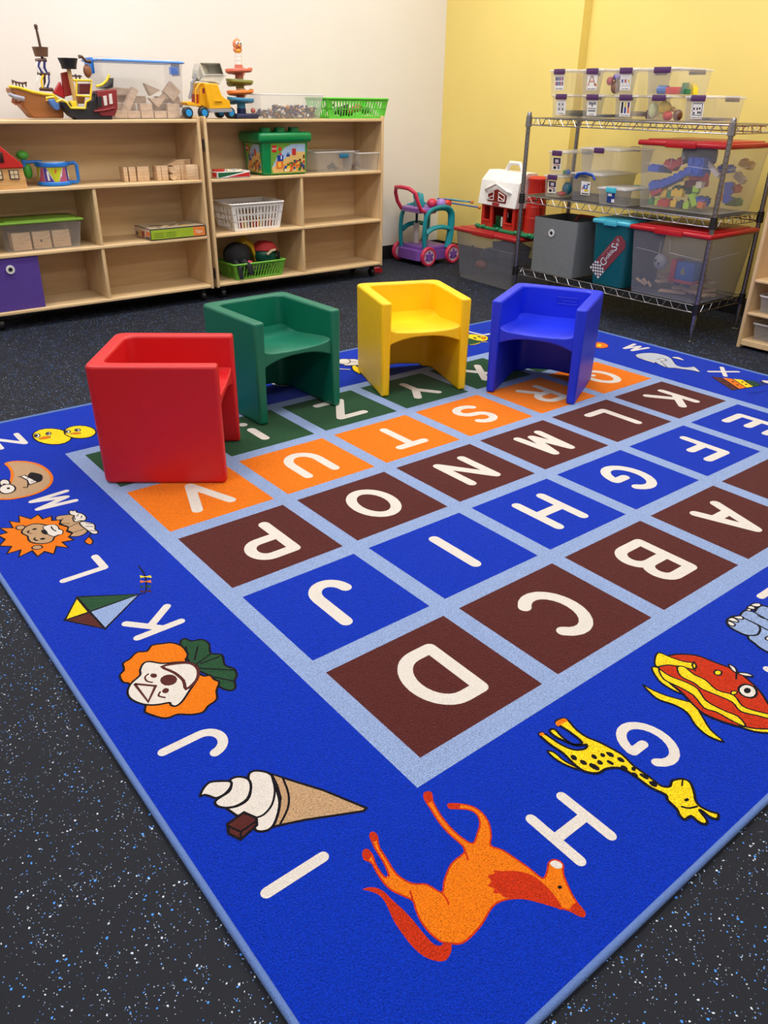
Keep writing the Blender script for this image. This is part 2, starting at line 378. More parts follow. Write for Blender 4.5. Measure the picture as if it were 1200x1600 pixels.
for r, (c, s) in enumerate(ROWS):
    for k, ch in enumerate(s):
        x = k*(CW+GX); y = r*(CH+GY)
        z0 = ZL[0]
        flat([(x, y), (x+CW, y), (x+CW, y+CH), (x, y+CH)], c)
        if ch != ' ': glyph(ch, x+CW*.5+.006, y+CH*.5, (0, -1), .325*U, .475*U, .098*U)
        ZL[0] = z0
BLW, BLH, BSW = .235*U, .31*U, .058*U
for ch, x, y, up in (('H', .29, -.81, (0, -1)), ('G', 1.09, -.705, (0, -1)), ('F', 2.14, -.945, (0, -1)), ('D', 4.5, -.72, (0, -1)),
        ('I', -.935, -.193, (-1, 0)), ('J', -.94, .83, (-1, 0)), ('K', -.635, 2.08, (-1, 0)), ('L', -.79, 3.06, (-1, 0)), ('M', -.58, 4.315, (-1, 0)),
        ('N', -.50, 5.945, (0, 1)), ('O', 1.2, 5.9, (0, 1)), ('P', 2.0, 5.9, (0, 1)), ('Q', 2.8, 5.9, (0, 1)), ('S', 4.9, 5.9, (0, 1)),
        ('V', 7.75, 5.35, (1, 0)), ('W', 7.78, 4.17, (1, 0)), ('X', 7.79, 2.76, (1, 0)), ('Y', 7.79, 1.6, (1, 0)), ('Z', 7.79, .6, (1, 0))):
    z0 = ZL[0]; glyph(ch, x*U, y*U, up, BLW, BLH, BSW); ZL[0] = z0
z0 = ZL[0]; glyph('E', 3.12*U, -.46*U, (0, -1), BLW, .25*U, BSW); ZL[0] = z0
z0 = ZL[0]; fat([(7.28*U, 6.28*U), (7.26*U, 6.05*U)], .05*U, 'W'); fat([(6.4*U, 6.3*U), (6.45*U, 5.98*U), (6.9*U, 5.93*U)], .05*U, 'W'); ZL[0] = z0
ART = """Rp0011 -250,-152 -236,-158 -227,-173 -225,-196 -222,-222 -222,-245 -223,-266 -222,-287 -214,-295 -202,-292 -201,-301 -209,-310 -221,-315 -230,-313 -239,-304 -246,-290 -249,-271 -248,-247 -245,-222 -237,-194 -236,-176 -243,-162
Op0011 -157,-232 -142,-221 -124,-210 -106,-203 -79,-201 -72,-192 -72,-178 -73,-155 -70,-128 -63,-100 -58,-80 -49,-68 -39,-74 -50,-92 -59,-122 -63,-151 -62,-178 -55,-197 -35,-187 -17,-175 -8,-158 -12,-143 -26,-129 -36,-120 -31,-112 -13,-127 -2,-143 1,-162 -5,-184 -20,-204 -35,-218 -26,-236 -21,-261 -17,-286 -14,-312 1,-308 16,-299 28,-301 32,-314 19,-326 8,-344 -2,-365 -9,-388 -16,-392 -24,-374 -37,-355 -50,-335 -65,-316 -86,-302 -105,-297 -122,-300 -143,-307 -166,-311 -188,-311 -202,-301 -212,-288 -215,-267 -213,-247 -207,-229 -201,-215 -207,-200 -215,-182 -217,-163 -214,-142 -210,-122 -215,-111 -209,-99 -201,-98 -200,-111 -207,-130 -210,-154 -203,-159 -194,-134 -190,-111 -185,-93 -180,-80 -173,-77 -171,-87 -182,-107 -187,-135 -191,-156 -190,-174 -182,-193 -166,-207
Rs0311 -157,-232 -142,-221 -124,-210 -106,-203 -79,-201 -72,-192 -72,-178 -73,-155 -70,-128 -63,-100 -58,-80 -49,-68 -39,-74 -50,-92 -59,-122 -63,-151 -62,-178 -55,-197 -35,-187 -17,-175 -8,-158 -12,-143 -26,-129 -36,-120 -31,-112 -13,-127 -2,-143 1,-162 -5,-184 -20,-204 -35,-218 -26,-236 -21,-261 -17,-286 -14,-312 1,-308 16,-299 28,-301 32,-314 19,-326 8,-344 -2,-365 -9,-388 -16,-392 -24,-374 -37,-355 -50,-335 -65,-316 -86,-302 -105,-297 -122,-300 -143,-307 -166,-311 -188,-311 -202,-301 -212,-288 -215,-267 -213,-247 -207,-229 -201,-215 -207,-200 -215,-182 -217,-163 -214,-142 -210,-122 -215,-111 -209,-99 -201,-98 -200,-111 -207,-130 -210,-154 -203,-159 -194,-134 -190,-111 -185,-93 -180,-80 -173,-77 -171,-87 -182,-107 -187,-135 -191,-156 -190,-174 -182,-193 -166,-207
Op0011 -197,-183 -205,-170 -205,-157 -209,-164 -210,-179 -204,-191
Rp0011 -79,-255 -68,-259 -65,-254 -55,-263 -38,-276 -23,-297 -20,-322 -23,-347 -31,-367 -38,-355 -50,-335 -65,-316 -79,-305 -87,-295 -86,-289 -94,-282 -87,-277 -92,-268 -82,-266
Rp0011 -23,-374 -5,-372 -6,-388 -10,-394 -18,-393
Rp0011 -49,-68 -42,-68 -39,-77 -48,-88 -57,-89 -58,-80
Rp0011 -179,-78 -172,-76 -170,-85 -175,-94 -183,-93 -184,-87
Rp0011 -210,-100 -200,-98 -199,-108 -206,-115 -214,-114 -214,-107
Rp0011 -32,-112 -26,-114 -16,-124 -25,-130 -35,-122
Wp0011 18,-300 27,-302 31,-313 24,-318 17,-313 15,-304
Rs0301 -71,-190 -79,-206 -84,-216
Rs0301 -157,-232 -158,-244 -162,-254
Rs0300 -193,-199 -201,-215
Kp0010 -2,-341 -3,-342 -5,-342 -7,-341 -8,-340 -8,-338 -7,-337 -6,-336 -4,-336 -2,-337 -1,-338 -1,-340
Tp0010 -239,135 -222,106 -186,46 -150,-31 -158,-33 -203,-10 -247,13 -287,30 -300,35 -276,54 -256,79 -246,107
Ks0510 -239,135 -222,106 -186,46 -150,-31 -158,-33 -203,-10 -247,13 -287,30 -300,35 -276,54 -256,79 -246,107
Ks0401 -228,117 -240,78 -258,52 -286,32
Wp0011 -241,135 -250,104 -262,72 -282,48 -300,35 -315,36 -325,47 -321,68 -333,88 -339,107 -340,117 -325,110 -304,111 -288,127 -277,155 -266,163 -253,156
Ks0511 -241,135 -250,104 -262,72 -282,48 -300,35 -315,36 -325,47 -321,68 -333,88 -339,107 -340,117 -325,110 -304,111 -288,127 -277,155 -266,163 -253,156
Wp0011 -305,170 -290,167 -279,151 -285,131 -303,113 -325,111 -341,118 -351,130 -351,141 -341,145 -321,147 -310,157
Ks0511 -305,170 -290,167 -279,151 -285,131 -303,113 -325,111 -341,118 -351,130 -351,141 -341,145 -321,147 -310,157
Wp0011 -365,169 -353,181 -337,187 -321,178 -307,166 -312,155 -328,147 -345,148 -352,159 -358,167
Ks0511 -365,169 -353,181 -337,187 -321,178 -307,166 -312,155 -328,147 -345,148 -352,159 -358,167
Ks0401 -242,131 -254,101 -275,76 -298,66 -312,69
Mp0010 -356,87 -322,91 -311,68 -318,54 -354,45 -364,68
Ks0510 -356,87 -322,91 -311,68 -318,54 -354,45 -364,68
Ks0400 -357,82 -346,59 -314,62
Ks0400 -346,59 -354,45
Gp0011 -202,589 -186,601 -178,583 -157,574 -151,550 -164,517 -147,497 -159,462 -149,440 -155,416 -167,404 -176,384 -189,382 -201,404 -200,444 -212,482 -214,526
Ks0511 -202,589 -186,601 -178,583 -157,574 -151,550 -164,517 -147,497 -159,462 -149,440 -155,416 -167,404 -176,384 -189,382 -201,404 -200,444 -212,482 -214,526
Ks0400 -203,517 -175,557
Ks0400 -200,498 -154,495
Ks0400 -207,485 -149,433
Ks0400 -201,448 -168,402
Ks0400 -209,537 -196,573
Ks0400 -206,502 -165,515
Op0011 -351,567 -337,578 -330,601 -313,606 -291,619 -272,609 -255,622 -234,614 -215,603 -203,578 -206,543 -220,523 -214,462 -200,451 -199,433 -195,419 -212,399 -224,375 -247,368 -263,358 -285,366 -306,383 -324,385 -337,395 -351,420 -354,431 -345,450 -355,470 -346,516 -347,533 -354,542
Ks0511 -351,567 -337,578 -330,601 -313,606 -291,619 -272,609 -255,622 -234,614 -215,603 -203,578 -206,543 -220,523 -214,462 -200,451 -199,433 -195,419 -212,399 -224,375 -247,368 -263,358 -285,366 -306,383 -324,385 -337,395 -351,420 -354,431 -345,450 -355,470 -346,516 -347,533 -354,542
Wp0011 -310,557 -295,574 -281,571 -263,549 -229,529 -211,509 -209,486 -226,457 -256,433 -281,413 -298,407 -305,416 -305,425 -327,434 -348,452 -361,481 -359,506 -343,527 -317,541
Ks0511 -310,557 -295,574 -281,571 -263,549 -229,529 -211,509 -209,486 -226,457 -256,433 -281,413 -298,407 -305,416 -305,425 -327,434 -348,452 -361,481 -359,506 -343,527 -317,541
Wp0011 -268,539 -237,529 -214,511 -212,482 -230,454 -259,442 -252,470 -256,505
Ms0711 -268,539 -237,529 -214,511 -212,482 -230,454 -259,442 -252,470 -256,505
Mp0010 -260,482 -266,474 -274,471 -282,473 -289,479 -292,488 -291,498 -286,506 -277,509 -269,507 -262,501 -259,491
Mp0010 -289,518 -291,515 -294,514 -298,516 -300,519 -301,523 -300,527 -298,530 -295,531 -292,529 -289,526 -288,522
Mp0010 -288,462 -290,458 -293,455 -297,455 -300,457 -302,460 -302,464 -300,468 -297,470 -293,471 -290,469 -288,466
Ms0401 -300,535 -311,529 -313,514 -305,503
Ms0401 -304,467 -313,457 -304,443
Ms0600 -337,522 -305,489 -337,453 -337,522
Yp0010 -322,908 -319,832 -376,834
Ks0610 -322,908 -319,832 -376,834
Gp0010 -320,913 -195,832 -318,833
Ks0610 -320,913 -195,832 -318,833
Mp0010 -376,834 -318,831 -314,745
Ks0610 -376,834 -318,831 -314,745
Bp0010 -318,833 -195,832 -314,745
Ks0610 -318,833 -195,832 -314,745
Ks0401 -195,832 -177,833 -150,900 -143,959
Yp0010 -159,913 -151,899 -137,896 -140,883 -152,897 -163,899
Op0010 -168,891 -160,878 -146,875 -150,862 -161,876 -172,878
Gp0010 -177,869 -170,856 -156,853 -159,840 -170,854 -181,856
Mp0010 -186,849 -178,836 -165,834 -168,821 -179,835 -189,836
Tp0011 -229,1347 -218,1358 -205,1354 -186,1344 -178,1318 -175,1283 -176,1240 -188,1212 -210,1205 -224,1212 -232,1224 -219,1235 -225,1258 -216,1276 -227,1303
Ks0411 -229,1347 -218,1358 -205,1354 -186,1344 -178,1318 -175,1283 -176,1240 -188,1212 -210,1205 -224,1212 -232,1224 -219,1235 -225,1258 -216,1276 -227,1303
Ks0301 -211,1336 -227,1310 -206,1294
Ks0300 -213,1274 -183,1283
Ks0300 -219,1235 -187,1236
Wp0011 -185,1362 -177,1371 -172,1363 -164,1364 -167,1349 -158,1332 -155,1310 -160,1291 -169,1285 -177,1292 -190,1291 -192,1305 -187,1324 -180,1332 -186,1344
Ks0411 -185,1362 -177,1371 -172,1363 -164,1364 -167,1349 -158,1332 -155,1310 -160,1291 -169,1285 -177,1292 -190,1291 -192,1305 -187,1324 -180,1332 -186,1344
Ks0300 -182,1327 -187,1305
Ks0300 -166,1335 -176,1323
Ks0300 -162,1319 -170,1305
Wp0011 -184,1278 -173,1282 -161,1267 -153,1250 -156,1231 -162,1217 -160,1200 -166,1189 -177,1197 -181,1225 -184,1246
Ks0411 -184,1278 -173,1282 -161,1267 -153,1250 -156,1231 -162,1217 -160,1200 -166,1189 -177,1197 -181,1225 -184,1246
Ks0300 -171,1267 -157,1251
Ks0300 -177,1250 -159,1233
Ks0300 -176,1221 -163,1202
Ks0400 -181,1200 -191,1184
Op0011 -206,1171 -192,1183 -190,1159 -198,1143 -206,1145 -210,1163
Ks0411 -206,1171 -192,1183 -190,1159 -198,1143 -206,1145 -210,1163
Op0010 -307,1429 -286,1387 -260,1403 -259,1366 -233,1369 -241,1340 -220,1330 -232,1304 -217,1274 -229,1252 -221,1231 -236,1218 -230,1193 -259,1200 -256,1160 -279,1187 -298,1150 -313,1179 -336,1163 -338,1203 -376,1190 -361,1226 -397,1226 -375,1259 -401,1282 -378,1308 -388,1345 -363,1345 -371,1384 -342,1363 -339,1411 -318,1385
Ks0510 -307,1429 -286,1387 -260,1403 -259,1366 -233,1369 -241,1340 -220,1330 -232,1304 -217,1274 -229,1252 -221,1231 -236,1218 -230,1193 -259,1200 -256,1160 -279,1187 -298,1150 -313,1179 -336,1163 -338,1203 -376,1190 -361,1226 -397,1226 -375,1259 -401,1282 -378,1308 -388,1345 -363,1345 -371,1384 -342,1363 -339,1411 -318,1385
Tp0010 -313,1347 -317,1341 -322,1338 -328,1338 -333,1343 -336,1350 -336,1357 -333,1364 -327,1367 -321,1366 -316,1362 -313,1355
Ks0410 -313,1347 -317,1341 -322,1338 -328,1338 -333,1343 -336,1350 -336,1357 -333,1364 -327,1367 -321,1366 -316,1362 -313,1355
Tp0010 -310,1205 -313,1201 -319,1199 -325,1201 -331,1206 -334,1213 -334,1219 -331,1224 -325,1226 -319,1224 -313,1219 -310,1212
Ks0410 -310,1205 -313,1201 -319,1199 -325,1201 -331,1206 -334,1213 -334,1219 -331,1224 -325,1226 -319,1224 -313,1219 -310,1212
Tp0011 -331,1320 -315,1345 -296,1353 -278,1345 -263,1324 -247,1313 -243,1290 -240,1254 -266,1241 -276,1225 -292,1219 -313,1230 -327,1252 -327,1275 -324,1291
Ks0511 -331,1320 -315,1345 -296,1353 -278,1345 -263,1324 -247,1313 -243,1290 -240,1254 -266,1241 -276,1225 -292,1219 -313,1230 -327,1252 -327,1275 -324,1291
Wp0011 -275,1315 -259,1321 -243,1312 -239,1294 -242,1278 -236,1264 -244,1245 -255,1247 -267,1245 -276,1267 -274,1286
Ks0311 -275,1315 -259,1321 -243,1312 -239,1294 -242,1278 -236,1264 -244,1245 -255,1247 -267,1245 -276,1267 -274,1286
Kp0010 -276,1270 -279,1267 -283,1270 -285,1276 -287,1285 -286,1293 -284,1300 -281,1302 -277,1300 -275,1293 -273,1285 -274,1276
Kp0011 -319,1317 -308,1321 -315,1308 -308,1300 -315,1301
Kp0011 -317,1265 -307,1272 -312,1261 -307,1249 -314,1249
Kp0010 -290,1318 -291,1316 -294,1314 -297,1314 -300,1316 -302,1318 -303,1321 -301,1323 -298,1325 -295,1325 -292,1323 -290,1321
Kp0010 -289,1247 -291,1245 -294,1244 -297,1244 -300,1247 -302,1250 -302,1253 -300,1256 -297,1257 -294,1256 -291,1254 -289,1251
Ks0401 -254,1308 -256,1288 -252,1270
Tp0011 -233,1831 -210,1831 -181,1809 -157,1772 -145,1729 -142,1678 -148,1630 -164,1591 -183,1567 -209,1550 -234,1543 -266,1545 -296,1553 -325,1575 -343,1607 -350,1648 -330,1648 -302,1642 -276,1652 -258,1681 -243,1721 -234,1763 -232,1803
Os0911 -233,1831 -210,1831 -181,1809 -157,1772 -145,1729 -142,1678 -148,1630 -164,1591 -183,1567 -209,1550 -234,1543 -266,1545 -296,1553 -325,1575 -343,1607 -350,1648 -330,1648 -302,1642 -276,1652 -258,1681 -243,1721 -234,1763 -232,1803
Wp0010 -265,1667 -271,1655 -278,1649 -285,1650 -291,1659 -293,1672 -291,1687 -286,1699 -278,1705 -271,1704 -265,1695 -263,1682
Ks0510 -265,1667 -271,1655 -278,1649 -285,1650 -291,1659 -293,1672 -291,1687 -286,1699 -278,1705 -271,1704 -265,1695 -263,1682
Wp0010 -262,1619 -269,1603 -280,1594 -292,1594 -302,1603 -307,1619 -306,1637 -299,1654 -288,1663 -276,1663 -266,1654 -261,1638
Ks0510 -262,1619 -269,1603 -280,1594 -292,1594 -302,1603 -307,1619 -306,1637 -299,1654 -288,1663 -276,1663 -266,1654 -261,1638
Kp0010 -277,1663 -279,1661 -281,1660 -284,1661 -286,1664 -287,1667 -287,1671 -286,1673 -283,1674 -281,1673 -278,1670 -277,1666
Kp0010 -276,1627 -278,1624 -280,1622 -282,1623 -284,1626 -285,1629 -284,1634 -283,1637 -280,1638 -278,1638 -276,1635 -275,1631
Kp0011 -193,1704 -182,1698 -169,1670 -173,1645 -186,1623 -203,1628 -209,1671
Ks0311 -193,1704 -182,1698 -169,1670 -173,1645 -186,1623 -203,1628 -209,1671
Wp0010 -225,1696 -211,1697 -204,1668 -196,1634 -194,1625 -219,1617 -220,1633 -216,1654
Ks0410 -225,1696 -211,1697 -204,1668 -196,1634 -194,1625 -219,1617 -220,1633 -216,1654
Ks0400 -232,1698 -224,1695
Ks0401 -218,1639 -231,1604 -242,1611
Ks0300 -216,1665 -202,1674
Ks0300 -211,1634 -197,1639
Yp0010 16,1922 2,1898 -18,1886 -40,1886 -61,1900 -79,1924 -91,1955 -94,1990 -89,2022 -76,2047 -56,2061 -33,2061 -11,2048 8,2022 19,1989 22,1954
Ks0510 16,1922 2,1898 -18,1886 -40,1886 -61,1900 -79,1924 -91,1955 -94,1990 -89,2022 -76,2047 -56,2061 -33,2061 -11,2048 8,2022 19,1989 22,1954
Yp0010 104,1920 92,1900 75,1888 55,1887 37,1895 21,1912 11,1936 7,1963 12,1989 23,2010 40,2022 60,2025 80,2016 96,1998 106,1973 109,1946
Ks0510 104,1920 92,1900 75,1888 55,1887 37,1895 21,1912 11,1936 7,1963 12,1989 23,2010 40,2022 60,2025 80,2016 96,1998 106,1973 109,1946
Wp0010 -68,2005 -72,1996 -77,1991 -82,1991 -86,1997 -86,2006 -84,2017 -80,2026 -75,2031 -70,2031 -67,2025 -66,2015
Ks0410 -68,2005 -72,1996 -77,1991 -82,1991 -86,1997 -86,2006 -84,2017 -80,2026 -75,2031 -70,2031 -67,2025 -66,2015
Wp0010 -31,2000 -35,1992 -39,1988 -44,1988 -47,1993 -47,2001 -46,2010 -42,2018 -37,2022 -33,2022 -30,2017 -29,2009
Ks0410 -31,2000 -35,1992 -39,1988 -44,1988 -47,1993 -47,2001 -46,2010 -42,2018 -37,2022 -33,2022 -30,2017 -29,2009
Kp0010 -74,2009 -76,2003 -79,2000 -82,2000 -84,2003 -84,2009 -83,2015 -80,2021 -77,2024 -74,2024 -73,2021 -72,2015
Kp0010 -35,2004 -37,2000 -40,1997 -43,1997 -44,2000 -44,2005 -43,2011 -41,2016 -38,2018 -36,2018 -34,2015 -34,2010
Wp0010 31,1978 27,1971 22,1968 18,1969 14,1974 13,1982 15,1990 18,1997 23,2001 28,2000 32,1994 33,1986
Ks0410 31,1978 27,1971 22,1968 18,1969 14,1974 13,1982 15,1990 18,1997 23,2001 28,2000 32,1994 33,1986
Wp0010 65,1972 61,1965 56,1962 52,1963 49,1968 48,1975 49,1984 53,1991 58,1994 63,1993 66,1988 67,1980
Ks0410 65,1972 61,1965 56,1962 52,1963 49,1968 48,1975 49,1984 53,1991 58,1994 63,1993 66,1988 67,1980
Kp0010 25,1983 23,1979 20,1976 17,1977 16,1980 15,1984 16,1989 18,1993 21,1995 24,1995 25,1992 26,1988
Kp0010 60,1976 57,1972 55,1970 52,1970 50,1973 50,1977 51,1982 53,1986 56,1989 59,1988 60,1986 61,1981
Op0011 -79,1978 -57,1987 -42,1972 -54,1962 -74,1967
Ks0311 -79,1978 -57,1987 -42,1972 -54,1962 -74,1967
Op0011 24,1957 42,1959 56,1941 41,1939
Ks0311 24,1957 42,1959 56,1941 41,1939
Yp0011 201,-135 208,-147 207,-173 215,-206 202,-183 197,-156
Ks0411 201,-135 208,-147 207,-173 215,-206 202,-183 197,-156
Yp0011 273,-94 293,-96 296,-107 289,-132 289,-157 296,-177 301,-199 305,-230 299,-258 299,-291 298,-318 310,-328 324,-323 343,-332 346,-346 330,-364 318,-374 312,-386 316,-404 322,-415 311,-420 305,-410 306,-394 303,-391 299,-400 293,-412 284,-413 280,-402 281,-389 266,-386 267,-375 275,-364 279,-344 287,-334 280,-308 280,-276 277,-251 267,-239 252,-231 231,-228 216,-210 215,-187 220,-157 218,-127 221,-98 229,-96 232,-110 234,-140 243,-164 261,-175 273,-170 255,-159 246,-135 242,-118 245,-102 256,-106 251,-131 254,-155 271,-161 274,-128
Ks0511 273,-94 293,-96 296,-107 289,-132 289,-157 296,-177 301,-199 305,-230 299,-258 299,-291 298,-318 310,-328 324,-323 343,-332 346,-346 330,-364 318,-374 312,-386 316,-404 322,-415 311,-420 305,-410 306,-394 303,-391 299,-400 293,-412 284,-413 280,-402 281,-389 266,-386 267,-375 275,-364 279,-344 287,-334 280,-308 280,-276 277,-251 267,-239 252,-231 231,-228 216,-210 215,-187 220,-157 218,-127 221,-98 229,-96 232,-110 234,-140 243,-164 261,-175 273,-170 255,-159 246,-135 242,-118 245,-102 256,-106 251,-131 254,-155 271,-161 274,-128
Op0011 273,-94 293,-96 295,-106 283,-105 267,-104
Op0010 230,-102 228,-103 225,-103 223,-102 221,-100 221,-98 222,-96 224,-95 227,-95 229,-96 231,-98 231,-100
Kp0010 228,-184 224,-183 221,-179 222,-174 226,-170 231,-171 233,-175 232,-180
Kp0010 233,-203 229,-202 226,-198 227,-192 230,-188 234,-189 237,-194 236,-200
Kp0010 241,-226 236,-224 233,-217 233,-208 237,-204 242,-205 245,-213 245,-221
Kp0010 260,-205 256,-205 254,-201 254,-196 258,-193 262,-193 264,-197 263,-202
Kp0010 276,-211 272,-211 270,-208 271,-204 274,-201 278,-201 280,-205 279,-209
Kp0010 257,-221 253,-220 250,-216 251,-212 255,-209 259,-209 261,-213 260,-218
Kp0010 272,-234 269,-233 267,-228 267,-222 270,-219 273,-220 275,-225 275,-231
Kp0010 289,-222 285,-221 282,-216 283,-209 286,-205 290,-207 293,-212 293,-218
Kp0010 294,-242 290,-241 287,-236 288,-230 291,-227 295,-228 298,-233 297,-238
Kp0010 281,-258 276,-258 273,-253 274,-247 278,-244 283,-244 286,-249 285,-255
Kp0010 293,-267 289,-267 287,-264 288,-261 292,-258 296,-259 298,-261 297,-265
Kp0010 283,-279 280,-278 277,-274 278,-269 281,-266 285,-267 287,-271 286,-276
Kp0010 294,-295 290,-293 288,-287 288,-280 291,-276 295,-278 297,-284 297,-291
Kp0010 292,-314 287,-313 284,-308 285,-302 289,-298 294,-300 297,-304 296,-310
Kp0010 309,-367 307,-367 304,-367 302,-366 301,-365 301,-363 302,-361 305,-361 307,-361 310,-362 311,-363 311,-365
Ks0401 285,-366 293,-377 309,-384
Ks0300 342,-333 327,-341
Yp0011 506,-133 507,-151 515,-182 528,-208 538,-232 522,-259 498,-294 489,-327 479,-301 486,-269 505,-238 504,-209 493,-181 496,-159
Ks0411 506,-133 507,-151 515,-182 528,-208 538,-232 522,-259 498,-294 489,-327 479,-301 486,-269 505,-238 504,-209 493,-181 496,-159
Yp0011 569,-111 579,-123 559,-152 546,-197 541,-164 548,-139
Ks0411 569,-111 579,-123 559,-152 546,-197 541,-164 548,-139
Rp0011 586,-115 611,-107 648,-115 684,-146 695,-185 705,-225 698,-263 682,-298 660,-326 635,-355 593,-374 570,-356 554,-330 537,-294 529,-261 535,-234 551,-193 559,-152
Ks0511 586,-115 611,-107 648,-115 684,-146 695,-185 705,-225 698,-263 682,-298 660,-326 635,-355 593,-374 570,-356 554,-330 537,-294 529,-261 535,-234 551,-193 559,-152
Yp0011 625,-89 633,-114 642,-140 657,-161 638,-171 622,-148 604,-127 581,-116 593,-102
Ks0411 625,-89 633,-114 642,-140 657,-161 638,-171 622,-148 604,-127 581,-116 593,-102
Yp0011 615,-144 628,-154 622,-179 625,-207 615,-238 628,-269 612,-297 621,-324 637,-352 625,-358 609,-330 594,-303 606,-277 599,-243 593,-217 597,-195 594,-166
Ks0411 615,-144 628,-154 622,-179 625,-207 615,-238 628,-269 612,-297 621,-324 637,-352 625,-358 609,-330 594,-303 606,-277 599,-243 593,-217 597,-195 594,-166
Yp0011 577,-124 576,-152 586,-186 586,-212 567,-243 569,-280 576,-308 562,-332 555,-311 553,-275 544,-252 561,-217 560,-183 556,-150
Ks0411 577,-124 576,-152 586,-186 586,-212 567,-243 569,-280 576,-308 562,-332 555,-311 553,-275 544,-252 561,-217 560,-183 556,-150
Yp0011 552,-322 571,-347 602,-374 590,-376 563,-351
Ks0411 552,-322 571,-347 602,-374 590,-376 563,-351
Yp0010 675,-214 670,-216 665,-216 660,-214 658,-210 659,-207 662,-204 666,-202 672,-202 676,-204 678,-208 678,-211
Ks0410 675,-214 670,-216 665,-216 660,-214 658,-210 659,-207 662,-204 666,-202 672,-202 676,-204 678,-208 678,-211
Yp0010 641,-269 637,-270 633,-269 630,-268 628,-266 628,-263 631,-261 634,-260 638,-260 641,-262 643,-264 643,-267
Ks0310 641,-269 637,-270 633,-269 630,-268 628,-266 628,-263 631,-261 634,-260 638,-260 641,-262 643,-264 643,-267
Wp0010 671,-296 659,-298 649,-295 643,-287 642,-278 647,-269 657,-263 668,-262 679,-265 685,-272 686,-282 680,-290
Ks0510 671,-296 659,-298 649,-295 643,-287 642,-278 647,-269 657,-263 668,-262 679,-265 685,-272 686,-282 680,-290
Kp0010 670,-283 665,-285 660,-285 656,-283 654,-280 655,-277 658,-274 663,-272 668,-272 673,-274 674,-277 674,-280
Wp0011 713,-208 714,-223 700,-234 701,-222
Ks0411 713,-208 714,-223 700,-234 701,-222
Wp0011 701,-235 717,-248 718,-262 704,-250
Ks0411 701,-235 717,-248 718,-262 704,-250
Ks0400 700,-234 679,-245
Ks0401 662,-157 646,-161 634,-177
Bp0011 842,-181 831,-203 824,-224 827,-252 851,-289 928,-301 996,-285 1053,-242 1058,-205 1021,-169 993,-148 985,-134 928,-146 903,-171
Ks0511 842,-181 831,-203 824,-224 827,-252 851,-289 928,-301 996,-285 1053,-242 1058,-205 1021,-169 993,-148 985,-134 928,-146 903,-171
Bp0011 917,-123 936,-123 945,-137 944,-155 941,-179 943,-209 910,-226 903,-196 904,-168 903,-138 904,-128
Ks0511 917,-123 936,-123 945,-137 944,-155 941,-179 943,-209 910,-226 903,-196 904,-168 903,-138 904,-128
Bp0011 853,-122 868,-116 889,-117 904,-128 903,-138 903,-171 892,-184 869,-191 854,-186 844,-175 841,-155 843,-136
Ks0511 853,-122 868,-116 889,-117 904,-128 903,-138 903,-171 892,-184 869,-191 854,-186 844,-175 841,-155 843,-136
Wp0011 887,-119 905,-128 901,-137 894,-137 888,-130
Ks0411 887,-119 905,-128 901,-137 894,-137 888,-130
Wp0011 868,-116 883,-120 881,-136 874,-136 868,-125
Ks0411 868,-116 883,-120 881,-136 874,-136 868,-125
Wp0011 856,-121 864,-125 863,-137 855,-140 848,-133
Ks0411 856,-121 864,-125 863,-137 855,-140 848,-133
Wp0011 969,-118 984,-121 992,-130 983,-136 973,-132 968,-124
Ks0411 969,-118 984,-121 992,-130 983,-136 973,-132 968,-124
Wp0011 951,-119 964,-119 966,-131 958,-134 952,-127
Ks0411 951,-119 964,-119 966,-131 958,-134 952,-127
Wp0011 939,-122 950,-123 950,-130 943,-132
Ks0411 939,-122 950,-123 950,-130 943,-132
Ks0401 939,-151 939,-162 940,-170
Wp0010 882,-222 877,-223 872,-222 867,-220 864,-216 864,-212 867,-210 872,-208 877,-209 882,-211 885,-215 885,-219
Ks0410 882,-222 877,-223 872,-222 867,-220 864,-216 864,-212 867,-210 872,-208 877,-209 882,-211 885,-215 885,-219
Ks0500 985,-134 996,-150
Ap0011 2529,1333 2591,1334 2639,1299 2648,1246 2628,1200 2586,1157 2552,1118 2554,1080 2589,1063 2601,1060 2553,999 2542,1034 2524,1069 2510,1099 2486,1130 2498,1178 2515,1215 2513,1263
Ks0311 2529,1333 2591,1334 2639,1299 2648,1246 2628,1200 2586,1157 2552,1118 2554,1080 2589,1063 2601,1060 2553,999 2542,1034 2524,1069 2510,1099 2486,1130 2498,1178 2515,1215 2513,1263
Wp0010 2524,1330 2516,1290 2519,1250 2518,1212 2499,1203 2501,1254 2509,1302
Ks0210 2524,1330 2516,1290 2519,1250 2518,1212 2499,1203 2501,1254 2509,1302
Wp0011 2646,1208 2675,1190 2653,1144 2647,1172
Ks0211 2646,1208 2675,1190 2653,1144 2647,1172
Wp0010 2589,1063 2553,999 2549,1015
Ks0401 2557,1231 2587,1230 2597,1208 2571,1191 2552,1203 2525,1172 2489,1128
Wp0010 2583,1203 2575,1200 2567,1200 2560,1202 2556,1207 2557,1213 2562,1219 2570,1222 2578,1222 2585,1219 2589,1214 2588,1208
Ks0210 2583,1203 2575,1200 2567,1200 2560,1202 2556,1207 2557,1213 2562,1219 2570,1222 2578,1222 2585,1219 2589,1214 2588,1208
Mp0010 2531,929 2552,895 2472,764 2434,773
Ks0210 2531,929 2552,895 2472,764 2434,773
Kp0010 2516,856 2507,853 2502,857 2507,863 2516,865 2521,861
Kp0010 2489,813 2480,811 2476,814 2480,820 2489,822 2494,818
Op0010 2557,892 2578,858 2512,753 2474,763
Ks0210 2557,892 2578,858 2512,753 2474,763
Kp0010 2547,828 2538,826 2533,830 2538,835 2547,838 2552,834
Kp0010 2525,793 2516,791 2511,795 2515,800 2524,802 2529,799
